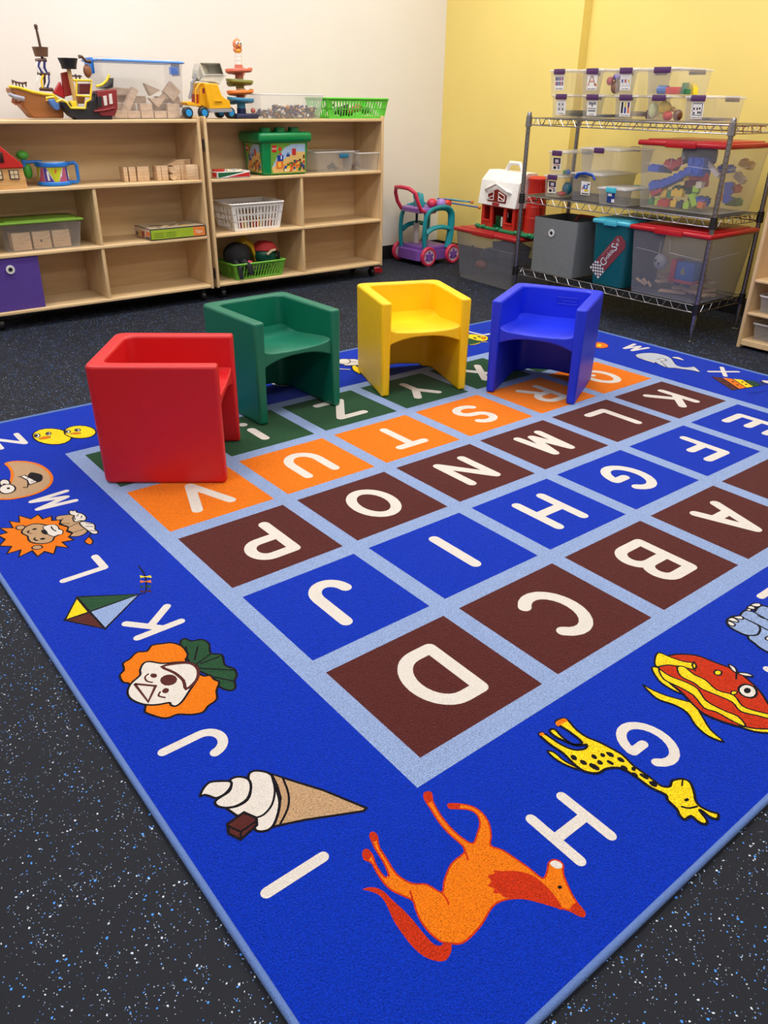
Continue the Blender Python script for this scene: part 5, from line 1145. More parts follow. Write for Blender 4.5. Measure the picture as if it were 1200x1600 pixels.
wblock(('box', .034, .034, .15), (1.11, 3.62, TZ+.078), (0, 32, 0), 'long wooden block leaning to the right in the blue latched box', 'long block')
wblock(('box', .14, .034, .034), (1.08, 3.665, TZ+.128), (0, 4, 0), 'long wooden block lying flat on top at left in the blue latched box', 'flat long block')
wblock(('tri', .058), (1.345, 3.63, TZ+.125), (0, 0, 0), 'large triangular wooden block at right in the blue latched box', 'large triangle')
PB.pop(('tri', .058))
wblock(('box', .07, .034, .07), (1.355, 3.62, TZ+.13), (0, 45, 0), 'square wooden block standing on its corner in the blue latched box', 'square block')
wblock(('tri', .045), (1.26, 3.61, TZ+.075), (0, 180, 0), 'upside down triangular wooden block in the middle of the blue latched box', 'triangle blocks')
wblock(('tri', .045), (1.25, 3.65, TZ+.130), (0, 200, 0), 'tilted triangular wooden block near the top of the blue latched box', 'triangle blocks')
wblock(('tri', .045), (1.385, 3.64, TZ+.09), (0, 20, 0), 'triangular wooden block against the right wall of the blue latched box', 'triangle blocks')

# dump truck
tk = empty('dump_truck', (1.565, 3.645, TZ), RAD(0), 'yellow toy dump truck with raised grey bed on the right shelf unit', 'toy truck')
YT = pl((240, 176, 24), .35); GT = pl((206, 202, 188), .4); GM = pl((150, 150, 156), .4); TB = pl((30, 140, 210), .35)
def q3(P, y): return [(x-1.565, y, z-TZ) for x, z in P]
b = MB()   # cab body: front bonnet towards right and camera
b.prism(off([(1.4885, 1.1503), (1.4792, 1.0458), (1.5295, 1.0274), (1.5307, 1.0586), (1.5216, 1.1019), (1.5152, 1.1508)], -1.565, -TZ), -.045, .06, YT, 'Y'); b.build('cab_rear', tk, bevel=.004)
b = MB(); b.prism(off([(1.4963, 1.1534), (1.5782, 1.1489), (1.5983, 1.0937), (1.6185, 1.0784), (1.6435, 1.0692), (1.6521, 1.0314), (1.514, 1.0278), (1.5072, 1.0742)], -1.565, -TZ), -.075, .05, YT, 'Y'); b.build('bonnet', tk, bevel=.006)
b = MB(); b.prism(off([(1.3971, 1.0576), (1.4147, 1.0639), (1.4478, 1.0549), (1.4832, 1.0474), (1.4822, 1.0381), (1.4049, 1.0439)], -1.565, -TZ), -.045, .06, YT, 'Y'); b.tube(q3([(1.4514, 1.0534), (1.4567, 1.1194), (1.4761, 1.141), (1.4923, 1.1504)], -.045), .0045, YT, 6); b.build('chassis', tk, bevel=.003)
b = MB(); b.prism(off([(1.4681, 1.098), (1.4927, 1.0953), (1.4903, 1.055), (1.4636, 1.0563)], -1.565, -TZ), -.02, .03, pl((170, 50, 40)), 'Y'); b.build('driver_seat', tk)
b = MB(); b.prism(off([(1.5076, 1.0279), (1.6512, 1.0299), (1.6477, 1.0125), (1.5115, 1.0092)], -1.565, -TZ), -.085, .055, GM, 'Y'); b.build('bumper', tk, bevel=.004)
b = MB(); b.prism(off([(1.5471, 1.07), (1.594, 1.0704), (1.593, 1.0595), (1.5875, 1.0641), (1.5543, 1.0639), (1.5498, 1.0576)], -1.565, -TZ), -.082, -.07, YT, 'Y'); b.prism(off([(1.4857, 1.1259), (1.4945, 1.1261), (1.4927, 1.1017), (1.4833, 1.1031)], -1.565, -TZ), -.079, -.07, pl((120, 20, 30)), 'Y'); b.build('bonnet_trim', tk)
b = MB(); A = off([(1.4869, 1.2475), (1.6087, 1.2498), (1.6268, 1.1943), (1.5014, 1.1897)], -1.565, -TZ); B_ = off([(1.5699, 1.2417), (1.6542, 1.2442), (1.6622, 1.2041), (1.5792, 1.2005)], -1.565, -TZ)
for i in range(4):      # hopper walls, open towards the viewer
    p, q = A[i], A[(i+1) % 4]; p2, q2 = B_[i], B_[(i+1) % 4]; d = .0025
    b.hexa([(p[0], -.06, p[1]), (q[0], -.06, q[1]), (q2[0], .012, q2[1]), (p2[0], .012, p2[1])], [(p[0]*.96, -.06, (p[1]-.2)*.96+.2), (q[0]*.96, -.06, (q[1]-.2)*.96+.2), (q2[0]*.94, .012, (q2[1]-.2)*.94+.2), (p2[0]*.94, .012, (p2[1]-.2)*.94+.2)], GT)
b.prism(B_, .010, .014, GT, 'Y'); b.prism(off([(1.5217, 1.1891), (1.6462, 1.1936), (1.6076, 1.1588), (1.6025, 1.1464), (1.5724, 1.1581), (1.4959, 1.1612)], -1.565, -TZ), -.055, .04, GT, 'Y')
b.prism(off([(1.5067, 1.2444), (1.5198, 1.189), (1.4945, 1.1657), (1.4863, 1.1776), (1.4937, 1.211)], -1.565, -TZ), -.02, .045, GT, 'Y'); b.build('dump_bed', tk, smooth=False)
b = MB(); b.tube(q3([(1.4911, 1.193), (1.485, 1.1716), (1.4599, 1.1498), (1.4591, 1.1255), (1.4461, 1.0946), (1.4384, 1.0761)], 0), .009, GM, 8); b.build('lift_arm', tk)
for px, py, rr, yy in ((285, 835, .028, -.07), (45, 820, .027, -.05), (700, 850, .026, -.055), (110, 830, .024, .05)):
    A = {285: [(1.4874, 1.0183)], 45: [(1.4032, 1.0223)], 700: [(1.6584, 1.0086)], 110: [(1.6499, 1.0036)]}[px][0]
    b = MB(); b.lathe([(0, -.014), (.024, -.014), (.029, -.010), (.029, .010), (.024, .014), (0, .014)], (A[0]-1.565, yy+.018, .030), BK, 22, 'Y'); o = b.build('wheel', tk)
    b = MB(); b.lathe([(0, .0), (.017, 0), (.017, .006), (0, .006)], (A[0]-1.565, yy-.002, .030), TB, 18, 'Y'); b.build('hub', o)

# ball run tower
tw = empty('ball_run_tower', (1.752, 3.64, TZ), 0, 'tall ball run tower of stacked pastel ramps with orange bird on top', 'toy tower')
b = MB(); b.box(-.06, .085, -.05, .05, 0, .026, pl((30, 38, 78)), .008); b.cyl((0, 0, .02), (0, 0, .052), .026, pl((24, 36, 84))); b.build('base', tw)
for z0, z1, rgb in ((.048, .105, (44, 128, 164)), (.105, .125, (200, 98, 54)), (.125, .150, (228, 140, 50)), (.150, .200, (124, 124, 44)), (.200, .228, (196, 104, 84)), (.228, .268, (214, 122, 100))):
    b = MB(); b.lathe([(.024, z0), (.0225, z1-.001)], (0, 0, 0), pl(rgb), 24); b.build('tower_tube', tw)
for z, rgb, s in ((.082, (40, 120, 160), 1), (.122, (222, 120, 40), -1), (.172, (124, 122, 44), 1), (.228, (206, 104, 80), -1)):
    b = MB(); m = pl(rgb)
    pts = []
    n = 22; ra = .050
    # a shallow channel that spirals round the tube
    prof = [(-.022, .016), (-.020, .002), (-.010, -.006), (.010, -.006), (.020, .002), (.022, .016)]
    rings = []
    for i in range(n+1):
        a = RAD(-200+ (340)*i/n)*s+ (pi if s < 0 else 0); zz = z+.012-.018*i/n
        rings.append([b.bm.verts.new(((ra+u)*cos(a)*1.12, (ra+u)*sin(a)*.9, zz+v)) for u, v in prof])
    fs = []
    for A, B2 in zip(rings, rings[1:]):
        for k in range(5): fs.append(b.bm.faces.new((A[k], A[k+1], B2[k+1], B2[k])))
    b._fin(fs, m); o = b.build('spiral_ramp', tw)
    md = o.modifiers.new('thick', 'SOLIDIFY'); md.thickness = .0025
b = MB(); b.lathe([(.021, .268), (.021, .284), (.019, .285), (.019, .287), (.021, .288), (.021, .304), (.019, .305), (.019, .307), (.021, .308), (.021, .322), (0, .323)], (0, 0, 0), pl((236, 230, 222), .4), 24); b.build('clear_collar', tw)
b = MB(); OR = pl((226, 134, 90), .4); OY = pl((238, 160, 50), .4)
b.ball((0, 0, .365), (.026, .024, .028), OR, 18); b.ball((0, -.002, .334), (.019, .018, .014), OY, 14); b.ball((-.018, 0, .34), (.008, .012, .012), OR, 10); b.ball((.018, 0, .34), (.008, .012, .012), OR, 10); b.cyl((0, 0, .388), (0, 0, .400), .004, OR, .001, 8)
o = b.build('bird_topper', tw)
b = MB()
for s in (-1, 1): b.ball((s*.010, -.020, .370), (.009, .006, .010), WHITE, 12); b.ball((s*.009, -.0255, .370), (.0035, .002, .005), BLACK, 8)
b.cyl((0, -.022, .358), (0, -.034, .356), .006, OY, .001, 8); b.build('eyes_and_beak', o)
lump('toy_ball', (1.805, 3.60, TZ+.041), .014, (170, 90, 80), 'small brown ball resting on the base of the ball run tower', 'ball')

# open clear bin of connectors, lime basket
r = empty('clear_bin', (2.055, 3.68, TZ), 0, 'open clear bin of tiny coloured connector pieces on the right shelf unit', 'plastic bin')
b = MB(); b.shell(.40, .20, .435, .235, .125, .0022, CLEARW, rc=.012); b.build('bin_body', r)
b = MB(); b.tube([(x, y, .124) for x, y in rrect(-.219, .219, -.119, .119, .014, 3)], .004, CLEARL, 6, True); b.build('rim', r)
b = MB(); rnd = random.Random(5); ms = [pl(c) for c in ((92, 84, 122), (206, 150, 80), (230, 226, 220), (84, 96, 74), (70, 60, 90), (120, 84, 50), (60, 60, 90))]
for i in range(170):
    x = rnd.uniform(-.135, .188); y = rnd.uniform(-.09, .09); z = .006+rnd.random()*(.055 if x > -.05 else .035)
    T = Matrix.Translation((x, y, z)) @ Matrix.Rotation(rnd.random()*3, 4, (rnd.random(), rnd.random(), rnd.random()+.1))
    b.box(-.017, .017, -.005, .005, -.005, .005, rnd.choice(ms), T=T); b.box(-.005, .005, -.013, .013, -.005, .005, ms[i % 7], T=T)
o = b.build('connector_pieces', loc=(2.055, 3.68, TZ), smooth=False); tag(o, 'heap of tiny coloured connector pieces in the open clear bin', 'toy pieces', kind='stuff')
def basket(name, loc, w, d, h, rgb, label, nbar, rows, slant=0, taper=.9, rz=0):
    r = empty(name, loc, rz, label, 'basket'); m = pl(rgb, .4)
    b = MB(); w0, d0 = w*taper, d*taper
    def pt(t, v):      # t around, v height
        per = [(-1, -1), (1, -1), (1, 1), (-1, 1)]
        i = int(t) % 4; f = t-int(t); a = per[i]; c = per[(i+1) % 4]
        x = a[0]+(c[0]-a[0])*f; y = a[1]+(c[1]-a[1])*f
        return Vector((x*(w0+(w-w0)*v)/2, y*(d0+(d-d0)*v)/2, v*h))
    b.box(-w0/2, w0/2, -d0/2, d0/2, 0, .004, m)
    rz_ = .0022
    def quad(t0, t1, v0, v1, t0b=None, t1b=None):
        t0b = t0 if t0b is None else t0b; t1b = t1 if t1b is None else t1b
        p = [pt(t0, v0), pt(t1, v0), pt(t1b, v1), pt(t0b, v1)]
        c = Vector((0, 0, h*.5)); inn = [q+Vector((-q.x, -q.y, 0)).normalized()*.003 for q in p]
        b.hexa([p[0], p[1], inn[1], inn[0]], [p[3], p[2], inn[2], inn[3]], m)
    for s in range(4):
        n = nbar if s % 2 == 0 else max(3, int(nbar*d/w))
        quad(s, s+.9999, 0, .10); quad(s, s+.9999, .86, 1.0)
        for k in range(1, rows): quad(s, s+.9999, .10+.76*k/rows-.025, .10+.76*k/rows+.025)
        quad(s, s+.07, .1, .86); quad(s+.93, s+.9999, .1, .86)
        for i in range(n):
            t = s+.07+.86*(i+.5)/n; bw = .86/n*.2; sl = slant*.86/n*.55
            quad(t-bw-sl, t+bw-sl, .1, .86, t-bw+sl, t+bw+sl)
    b.build('basket_body', r, smooth=False)
    b = MB(); b.tube([(x, y, h) for x, y in rrect(-w/2-.003, w/2+.003, -d/2-.003, d/2+.003, .014, 3)], .0055, m, 8, True); b.build('rim', r)
    return r
basket('storage_basket', (2.525, 3.675, TZ), .47, .24, .108, (96, 206, 66), 'bright green plastic basket at the right end of the right shelf unit top', 18, 2, .6)
rnd = random.Random(9); pr = {}
for i in range(22):
    c = [(40, 34, 34), (206, 196, 190), (40, 50, 50), (170, 110, 70)][i % 4]
    nm = ['black', 'pale grey', 'dark green', 'brown'][i % 4]
    if c not in pr:
        b = MB(); b.ball((0, 0, 0), (.030, .016, .018), pl(c), 12); b.ball((.02, 0, .014), (.012, .010, .012), pl(c), 8); pr[c] = o = thing('toy_animal', b, '%s toy piece seen through the bright green basket' % nm, 'toy', '%s pieces in the bright green basket' % nm)
    else: o = pr[c].copy(); C.objects.link(o)
    o.location = (2.36+.33*rnd.random(), 3.60+.14*rnd.random(), TZ+.025+.045*rnd.random()); o.rotation_euler = (0, 0, rnd.random()*6)

# upper shelf, left unit: house, maracas, drum, row of blocks
hs = empty('toy_house', (.400, 3.62, R1), 0, 'wooden toy house with red roof at the left end of the left unit', 'toy house')
HW = wood('house_wood', (206, 150, 84), (226, 178, 116), (2, 8, 30))
b = MB(); b.prism([(-.195, 0), (.085, 0), (.075, .094), (-.195, .094)], -.06, .10, HW, 'Y'); b.build('house_wall', hs, bevel=.002)
b = MB(); b.prism([(-.195, .094), (.080, .094), (.078, .108), (-.045, .225), (-.195, .225)], -.068, .108, pl((190, 30, 24), .4), 'Y'); b.build('roof', hs, bevel=.003)
b = MB(); b.box(-.045, -.005, -.072, -.066, .12, .165, pl((50, 16, 16)), .002); b.build('roof_window', hs)
for cx in (.030, -.045):
    b = MB(); b.box(cx-.022, cx+.022, -.064, -.058, .044, .086, pl((40, 26, 50)))
    for sx in (-1, 1):
        for sz in (-1, 1): b.box(cx+sx*.0095-.008, cx+sx*.0095+.008, -.066, -.060, .065+sz*.0095-.008, .065+sz*.0095+.008, pl((214, 190, 150)))
    b.build('painted_window', hs)
GN = pl((72, 168, 60), .35)
b = MB(); b.ball((0, 0, .140), (.030, .026, .022), GN, 18); b.ball((.012, 0, .065), (.022, .022, .036), GN, 18); b.cyl((.0, 0, .08), (.0, 0, .13), .010, pl((40, 120, 210))); b.tube([(.0, 0, .108), (.08, -.03, .110)], .008, pl((40, 120, 210)), 8)
thing('maraca', b, 'green double-ended toy maraca between the house and the drum', 'toy rattle', loc=(.528, 3.71, R1))
dr = empty('toy_drum', (.650, 3.665, R1), 0, 'blue toy drum with coloured side panels and a handle', 'toy drum')
BD = pl((30, 120, 214), .35)
b = MB(); b.cyl((0, 0, .012), (0, 0, .094), .074, pl((206, 210, 216)), seg=36); b.build('drum_body', dr)
for z0, z1 in ((0, .018), (.088, .108)):
    b = MB(); b.lathe([(.0, z0), (.078, z0), (.082, z0+.004), (.082, z1-.004), (.078, z1), (0, z1)], (0, 0, 0), BD, 36); b.build('drum_rim', dr)
b = MB(); b.cyl((0, 0, .1085), (0, 0, .110), .068, pl((220, 222, 228)), seg=32); b.build('drum_head', dr)
b = MB()
def ds(a0, a1, a0t, a1t, z0, z1, m, r=.0752, n=8):
    A = []; B2 = []
    for i in range(n+1):
        a = RAD(a0+(a1-a0)*i/n); at = RAD(a0t+(a1t-a0t)*i/n)
        A.append(b.bm.verts.new((r*cos(a), r*sin(a), z0))); B2.append(b.bm.verts.new((r*cos(at), r*sin(at), z1)))
    b._fin([b.bm.faces.new((A[i], A[i+1], B2[i+1], B2[i])) for i in range(n)], m)
pv = [pl(c) for c in ((70, 56, 150), (190, 196, 40), (176, 84, 120), (206, 90, 50), (220, 220, 214), (110, 60, 60))]
for a in (-165, -75, 15, 105):
    ds(a+2, a+30, a+30, a+88, .02, .086, pv[1]) if False else None
for a in (-120, -30, 60, 150):
    ds(a+14, a+30, a-8, a+52, .02, .086, pv[1]); ds(a-22, a+12, a-22, a-12, .02, .086, pv[0] if a < 0 else pv[2]); ds(a+32, a+66, a+56, a+66, .02, .086, pv[2])
    ds(a-10, a-2, a-12, a-4, .026, .07, pv[4], .0756, 3); ds(a+18, a+24, a+20, a+28, .06, .078, pv[3], .0756, 3)
b.build('printed_panels', dr)
b = MB(); b.tube([(.072, -.02, .012), (.105, -.035, .012), (.112, -.038, .02), (.112, -.038, .095), (.105, -.035, .104), (.075, -.02, .100)], .0085, BD, 8); b.build('drum_handle', dr)
gB = 'blocks standing in a row on the upper left shelf'
xs = 0
def BP(x, y): return (x, y)
row = [(x_*1.13-.155, w_*1.13, h_*1.22, d_) for x_, w_, h_, d_ in [(1.035, .020, .060, .050), (1.068, .034, .060, .030), (1.105, .030, .060, .05), (1.140, .032, .060, .035), (1.195, .022, .060, .02), (1.225, .034, .060, .03), (1.290, .034, .060, .05), (1.325, .024, .060, .03), (1.355, .030, .060, .05), (1.385, .030, .060, .035)]]
for i, (x, w_, h_, dy) in enumerate(row):
    b = MB(); b.box(-w_/2, w_/2, -.03, .03, 0, h_, BLOCKW, .0015, seg=1)
    thing('wooden_block', b, 'upright wooden block, number %s from the left in the row on the upper left shelf' % ['one', 'two', 'three', 'four', 'five', 'six', 'seven', 'eight', 'nine', 'ten'][i], 'wooden block', gB, loc=(x+.005, 3.66-.02*(i > 3), R1), rot=(0, RAD((0, 0, 4, 0, 0, 0, 0, 0, 0, 0)[i]), RAD((0, 0, 0, -12, 0, 0, 0, -8, 0, 0)[i])))
for z in (.017, .050):
    b = MB(); b.cyl((0, -.03, 0), (0, .03, 0), .0165, BLOCKW, seg=20); thing('wooden_cylinder', b, '%s of two round wooden rods with ends facing out in the block row' % ('lower' if z < .02 else 'upper'), 'wooden block', loc=(1.276, 3.62, R1+z))
b = MB(); b.box(-.036, .036, -.022, .025, 0, .076, BLOCKW, .002); thing('wooden_block', b, 'large wooden block at the right end of the row near the panel', 'wooden block', loc=(1.380, 3.590, R1))
b = MB(); b.prism([(-.055, 0), (.05, 0), (.05, .026), (.01, .026)], -.025, .025, BLOCKW, 'Y'); thing('wooden_ramp', b, 'wedge shaped wooden ramp block lying on top of the block row', 'wooden block', loc=(1.315, 3.66, R1+.074))
b = MB(); b.box(-.03, .03, -.02, .02, 0, .026, BLOCKW, .002); thing('wooden_block', b, 'small wooden block lying on top beside the ramp block', 'wooden block', loc=(1.385, 3.675, R1+.074))

# middle shelf, left unit
def flatbox(loc, w, d, h, label, lidrgb, n):
    r = empty('storage_box', loc, 0, label, 'storage box')
    b = MB(); b.shell(w*.86, d*.86, w*.96, d*.96, h-.014, .002, CLEAR, rc=.018); b.build('box_body', r)
    b = MB(); b.box(-w/2, w/2, -d/2, d/2, h-.016, h-.004, pl(lidrgb, .35), .005); b.box(-w*.42, w*.42, -d*.4, d*.4, h-.006, h, pl(lidrgb, .35), .002); b.build('lid', r)
flatbox((.525, 3.690, R2), .42, .25, .148, 'shallow clear box with olive green lid holding wooden blocks on the left unit', (112, 152, 48), 3)
for k, x in enumerate((.42, .52, .62)):
    b = MB(); b.box(-.045, .045, -.04, .04, 0, .085, BLOCKW, .002)
    thing('wooden_block', b, ['left', 'middle', 'right'][k]+' wooden cube block inside the green lidded box', 'wooden block', loc=(x, 3.65, R2+.003))
    if k == 1:
        b = MB(); b.ball((0, 0, 0), (.006, .003, .006), pl((110, 80, 56)), 10); o = bpy.data.objects[-1] if False else b.build('wood_knot', parent=[q for q in bpy.data.objects if q.get('label', '').startswith('middle wooden cube')][0], loc=(-.005, -.040, .04))
gm = empty('game_box', (1.248, 3.655, R2), 0, 'flat puzzle game box with lime and orange side lying on the left unit', 'game box')
gx, gd, gh = .335, .215, .060
b = MB(); b.box(-gx/2, gx/2, -gd/2, gd/2, 0, gh, pl((34, 30, 44)), .001, seg=1); b.build('box_base', gm)
b = MB(); y = -gd/2-.0006; b.box(-gx/2+.004, gx/2-.078, y, y+.0006, .005, gh-.006, pl((156, 182, 40), .5)); b.box(gx/2-.078, gx/2-.004, y, y+.0006, .005, gh-.006, pl((226, 130, 56), .5))
text_mesh(b, '72pc', .022, PAPER, Matrix.Translation((gx/2-.042, y-.0006, .027)) @ Matrix.Rotation(RAD(90), 4, 'X'))
for k in range(3):
    b.box(-gx/2+.02, -gx/2+.08, y-.0004, y, .014+.010*k, .017+.010*k, pl((90, 120, 30))); b.box(-gx/2+.09, -gx/2+.15, y-.0004, y, .014+.010*k, .017+.010*k, pl((90, 120, 30)))
b.build('side_print', gm, smooth=False)
b = MB(); x = -gx/2-.0006; b.box(x, x+.0006, -gd/2+.003, gd/2-.003, .004, gh-.004, pl((206, 190, 176), .5))
for k, (y0, y1, z0, z1, c) in enumerate(((-.10, -.055, .020, .044, (222, 110, 50)), (-.10, -.04, .006, .016, (40, 36, 44)), (-.03, .01, .008, .04, (150, 60, 60)), (.02, .05, .01, .042, (206, 166, 60)), (.06, .09, .01, .03, (70, 56, 50)))): b.box(x-.0005, x, y0, y1, z0, z1, pl(c))
b.build('end_print', gm, smooth=False)
b = MB(); rnd = random.Random(4)
b.box(-gx/2+.002, gx/2-.002, -gd/2+.002, gd/2-.002, gh, gh+.0006, pl((190, 176, 150), .25))
for i in range(26):
    x_, y_ = rnd.uniform(-.12, .10), rnd.uniform(-.09, .07); b.box(x_, x_+rnd.uniform(.015, .04), y_, y_+rnd.uniform(.01, .03), gh+.0006, gh+.0008+i*.00002, pl(rnd.choice([(150, 110, 60), (90, 70, 60), (210, 180, 90), (120, 130, 140), (230, 220, 200)]), .25))
b.build('top_picture', gm, smooth=False)
# purple fabric bin
g2, _ = fabric_bin('fabric_bin', (.335, 3.690, R3), .265, .27, .262, (84, 58, 148), 'purple fabric bin with metal ring on the lowest shelf at left', top=1.0)
b = MB(); b.lathe([(.011, -.003), (.021, -.003), (.022, 0), (.021, .003), (.011, .003)], (-.012, -.1375, .205), pl((214, 214, 216), .3), 24, 'Y', loop=True); b.build('ring_grommet', g2)
b = MB(); b.cyl((-.012, -.1355, .205), (-.012, -.1370, .205), .012, BLACK); b.build('grommet_hole', g2)

# upper shelf, right unit
tu = empty('brick_tub', (1.998, 3.690, R1), 0, 'green toy brick tub with studded lid and picture labels on the right unit', 'toy tub')
GD = pl((0, 128, 70), .3)
b = MB(); b.hexa([(-.150, -.105, 0), (.150, -.105, 0), (.150, .105, 0), (-.150, .105, 0)], [(-.162, -.115, .185), (.162, -.115, .185), (.162, .115, .185), (-.162, .115, .185)], GD); b.build('tub_body', tu, bevel=.012)
b = MB(); b.box(-.185, .185, -.130, .130, .175, .232, GD, .020, seg=4); b.build('lid', tu)
for x in (-.10, 0, .10):
    b = MB(); b.cyl((x, -.05, .228), (x, -.05, .256), .034, GD, seg=24); b.build('lid_stud', tu)
def brickart(w, h, T, name):
    b = MB(); rnd = random.Random(11)
    def bx(x0, x1, y0, y1, c, k): b.box(x0*w, x1*w, y0*h, y1*h, .0003*k, .0003*k+.0003, pl(c, .3), T=T)
    bx(-.5, .5, -.5, .5, (110, 158, 60), 0)
    P = [(-.48*w, -.30*h), (-.44*w, -.47*h), (.48*w, -.47*h), (.48*w, .47*h), (.10*w, .47*h), (-.10*w, .36*h), (-.30*w, .1*h)]
    n0 = len(b.bm.verts); b.prism(P, .0003, .0006, pl((160, 186, 220), .3), 'Z'); b.bm.verts.ensure_lookup_table()
    for v in b.bm.verts[n0:]: v.co = T @ v.co
    P = [(-.48*w, -.30*h), (-.44*w, -.47*h), (.48*w, -.47*h), (.48*w, .2*h), (.2*w, .22*h), (-.1*w, .0*h)]
    n0 = len(b.bm.verts); b.prism(P, .0006, .0009, pl((222, 184, 110), .3), 'Z'); b.bm.verts.ensure_lookup_table()
    for v in b.bm.verts[n0:]: v.co = T @ v.co
    bx(-.46, -.34, .22, .44, (196, 30, 30), 3); text_mesh(b, 'LEGO', h*.085, WHITE, T @ Matrix.Translation((-.40*w, .33*h, .0014)))
    bx(-.28, -.20, .26, .38, (200, 60, 30), 3)
    bx(-.32, -.15, -.08, .12, (30, 60, 150), 3); bx(-.26, -.2, .12, .2, (200, 60, 40), 3); bx(-.195, -.22, -.02, .1, (240, 240, 240), 4); bx(-.36, -.16, -.34, -.08, (222, 120, 50), 3); bx(-.3, -.22, -.28, -.12, (240, 190, 80), 4)
    bx(.1, .22, .1, .32, (190, 50, 50), 3); bx(-.06, .04, .06, .14, (40, 60, 130), 3); bx(-.04, .02, .14, .2, (90, 130, 190), 3)
    cs = [(196, 44, 40), (232, 190, 60), (40, 70, 150), (40, 110, 60), (222, 120, 50), (90, 60, 40), (240, 220, 170)]
    for i in range(70):
        x = rnd.uniform(-.15, .42); y = rnd.uniform(-.44, -.30+.55*max(0, (x+.1))); s = rnd.uniform(.04, .10); bx(x, min(.47, x+s*.9), y, y+s*1.4, rnd.choice(cs), 4+i*.06)
    return b.build(name, tu, smooth=False)
brickart(.245, .165, Matrix.Translation((.018, -.1112, .090)) @ Matrix.Rotation(RAD(93), 4, 'X'), 'front_picture')
brickart(.165, .160, Matrix.Translation((-.1572, -.0, .090)) @ Matrix(((0, 0, -1, 0), (-1, 0, 0, 0), (0, 1, 0, 0), (0, 0, 0, 1))) @ Matrix.Rotation(RAD(3.5), 4, 'X'), 'side_picture')
cb = empty('card_box', (1.625, 3.625, R1), 0, 'open red, green and white box of toy pizza pieces on the right unit', 'toy box')
b = MB(); cw, cdp, ch = .215, .15, .036; PW = PAPER
b.box(-cw/2, cw/2, -cdp/2, cdp/2, 0, .002, PW); 
for x in (-cw/2, cw/2-.002): b.box(x, x+.002, -cdp/2, cdp/2, 0, ch, PW)
for y in (-cdp/2, cdp/2-.002): b.box(-cw/2, cw/2, y, y+.002, 0, ch, PW)
b.build('tray', cb, smooth=False)
b = MB(); y = -cdp/2; g_ = pl((20, 96, 60), .45); r_ = pl((200, 36, 40), .45); x0, x1, z0, z1 = -cw/2+.008, cw/2-.004, .005, ch-.005
b.prism([(x0, z0), (x0+.01, z0), (x1-.03, z1), (x0, z1)], y-.0006, y-.0001, g_, 'Y'); b.prism([(x0+.05, z0), (x1, z0), (x1, z1-.002)], y-.0006, y-.0001, r_, 'Y'); b.prism([(x0+.03, z0), (x0+.05, z0), (x1, z1-.002), (x1-.02, z1-.002)], y-.0008, y-.0001, WHITE, 'Y')
b.box(-cw/2-.0006, -cw/2, -.07, -.02, .006, ch-.006, r_); b.build('printed_sides', cb, smooth=False)
b = MB(); b.prism(smooth([(-.05, -.02), (-.02, -.035), (.02, -.02), (.03, .02), (-.01, .03), (-.045, .015)], True, 2), 0, .014, pl((190, 50, 44)), 'Z'); thing('toy_food', b, 'red toy food piece lying at the left in the card box', 'play food', loc=(1.575, 3.62, R1+.030))
b = MB(); b.tube([(-.05, -.03, .0), (-.045, .0, .012), (-.02, -.02, .002)], .006, pl((232, 214, 176)), 8); b.tube([(.0, -.02, .004), (.03, -.03, .010), (.05, -.01, .004)], .006, pl((232, 214, 176)), 8); thing('toy_food', b, 'cream curved toy food pieces in the middle of the card box', 'play food', loc=(1.655, 3.60, R1+.028))
def clearbin(loc, w, d, h, label, latch=None):
    r = empty('clear_bin', loc, 0, label, 'plastic bin')
    b = MB(); b.shell(w*.86, d*.88, w*.97, d*.97, h-.004, .002, CLEARW, rc=.016); b.build('bin_body', r)
    b = MB(); b.tube([(x, y, h-.004) for x, y in rrect(-w/2, w/2, -d/2, d/2, .018, 3)], .0045, CLEARL, 6, True); b.build('rim', r)
    if latch: b = MB(); b.box(-.045+.07, .045+.05, -d/2-.008, -d/2+.002, h-.038, h-.014, latch, .003); b.build('latch', r)
clearbin((2.385, 3.715, R1), .305, .22, .118, 'clear bin with blue label beside the green toy brick tub', pl((30, 110, 150)))
clearbin((2.636, 3.680, R1), .185, .22, .108, 'small clear bin at the right end of the upper shelf')
b = MB(); b.tube([(-.04, 0, .01), (-.01, -.02, .03), (.02, 0, .012), (.05, .01, .008)], [.012, .018, .014, .008], pl((60, 60, 62)), 8); thing('toy_piece', b, 'dark grey toy piece inside the clear bin with blue label', 'toy', loc=(2.40, 3.67, R1+.006))
b = MB(); b.tube([(-.03, 0, .01), (-.01, -.02, .04), (.02, 0, .02)], [.010, .014, .010], pl((120, 96, 96)), 8); thing('toy_piece', b, 'brownish toy piece inside the small clear bin on the upper shelf', 'toy', loc=(2.585, 3.66, R1+.006))

# white basket with pencils/blocks
basket('storage_basket', (1.785, 3.700, R2), .36, .255, .152, (232, 230, 230), 'white lattice plastic basket on the right unit', 13, 3, 0, .86)
cs = [(220, 110, 40), (196, 60, 50), (232, 190, 60), (214, 196, 160), (120, 84, 60)]; nm = ['orange', 'red', 'yellow', 'cream', 'brown']; pr = {}
for i in range(24):
    k = i % 5
    if k not in pr:
        b = MB(); b.box(-.008, .008, -.010, .010, 0, .05, pl(cs[k]), .002, seg=1); pr[k] = o = thing('toy_peg', b, '%s toy peg seen through the white basket' % nm[k], 'toy peg', '%s pegs in the white basket' % nm[k])
    else: o = pr[k].copy(); C.objects.link(o)
    o.location = (1.655+.022*(i % 12), 3.615+.05*(i//12), R2+.006)
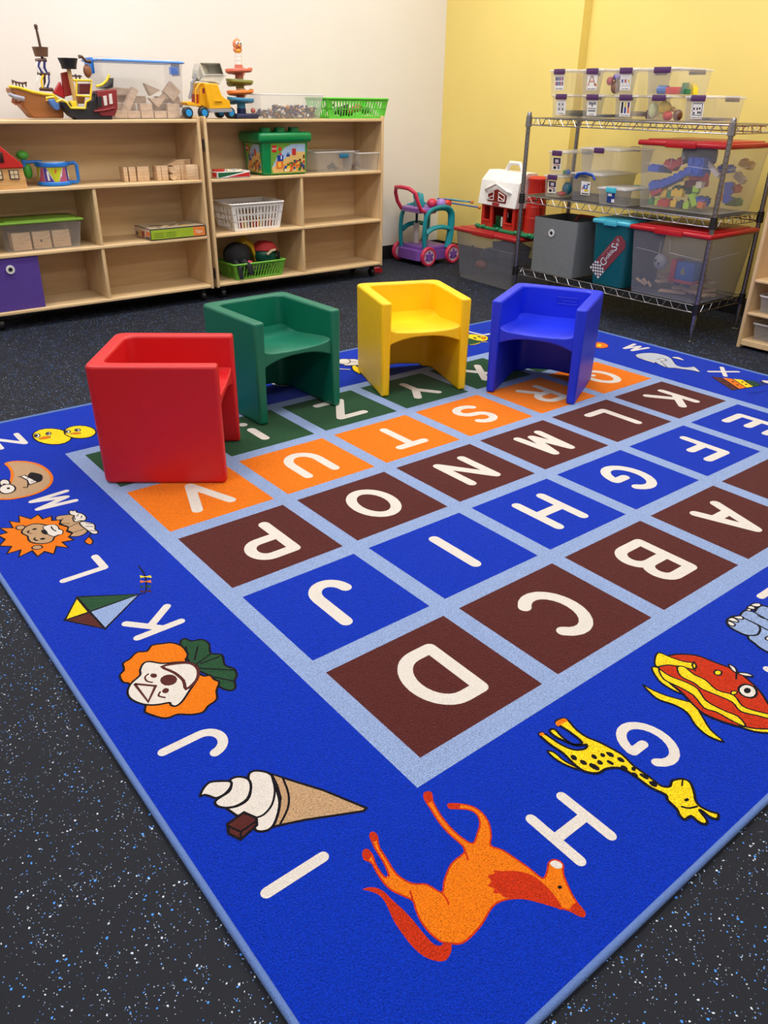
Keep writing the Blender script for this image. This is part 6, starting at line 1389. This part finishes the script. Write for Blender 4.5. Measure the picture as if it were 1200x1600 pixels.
# low green basket with two helmets-like caps
basket('storage_basket', (1.770, 3.675, R3), .36, .23, .092, (110, 180, 60), 'leaf green plastic basket of dress-up hats on the lowest shelf of the right unit', 14, 2, .8, .88)
BKc = mat('black_cloth', (24, 24, 30), .8, var=.2, vs=20, bump=.4, bs=60)
b = MB(); b.ball((0, 0, 0), (.085, .080, .078), BKc, 20); b.tube([(-.05, -.06, -.02), (-.045, -.115, -.06), (-.04, -.118, -.12)], .014, BKc, 8, flat=.5); b.tube([(.0, -.07, -.02), (.02, -.118, -.05), (.03, -.12, -.10)], .016, BKc, 8, flat=.5)
h1 = empty('toy_hat', (1.665, 3.66, R3+.130), 0, 'black padded cap with strap and pink lining in the leaf green basket', 'hat')
o = b.build('cap_crown', h1)
b = MB(); b.ball((.045, -.055, -.045), (.035, .02, .020), pl((216, 70, 100)), 12); b.build('pink_lining', h1)
b = MB(); b.tube([(-.05, 0, .05), (.0, 0, .075), (.045, 0, .04), (.075, 0, -.03), (.07, 0, -.06)], [.02, .032, .036, .034, .022], pl((214, 172, 30)), 14, flat=.5); thing('yellow_hat', b, 'yellow plastic hat brim sticking up behind the black cap', 'hat', loc=(1.745, 3.70, R3+.135))
h2 = empty('toy_helmet', (1.875, 3.68, R3+.125), 0, 'red and dark green toy helmet in the leaf green basket', 'hat')
b = MB(); b.ball((0, 0, -.01), (.078, .072, .062), pl((20, 88, 72)), 20); b.build('green_shell', h2)
b = MB(); b.lathe([(.079, .0), (.080, .02), (.070, .045), (.045, .065), (0, .072)], (0, 0, 0), mat('red_cloth', (186, 48, 50), .7, bump=.3, bs=60), 24); b.build('red_crown', h2, rot=(RAD(-12), RAD(10), 0))
b = MB(); b.tube([(-.03, -.078, .0), (.0, -.085, .022), (.03, -.078, .024)], .008, pl((226, 206, 170)), 8); b.tube([(.03, -.075, .02), (.065, -.06, .0), (.072, -.05, -.045)], .009, BKc, 8); b.build('chin_strap', h2)
b = MB(); b.ball((0, 0, 0), (.13, .08, .035), pl((30, 40, 34)), 16); thing('cloth', b, 'dark crumpled cloth filling the leaf green basket', 'cloth', loc=(1.77, 3.675, R3+.045))
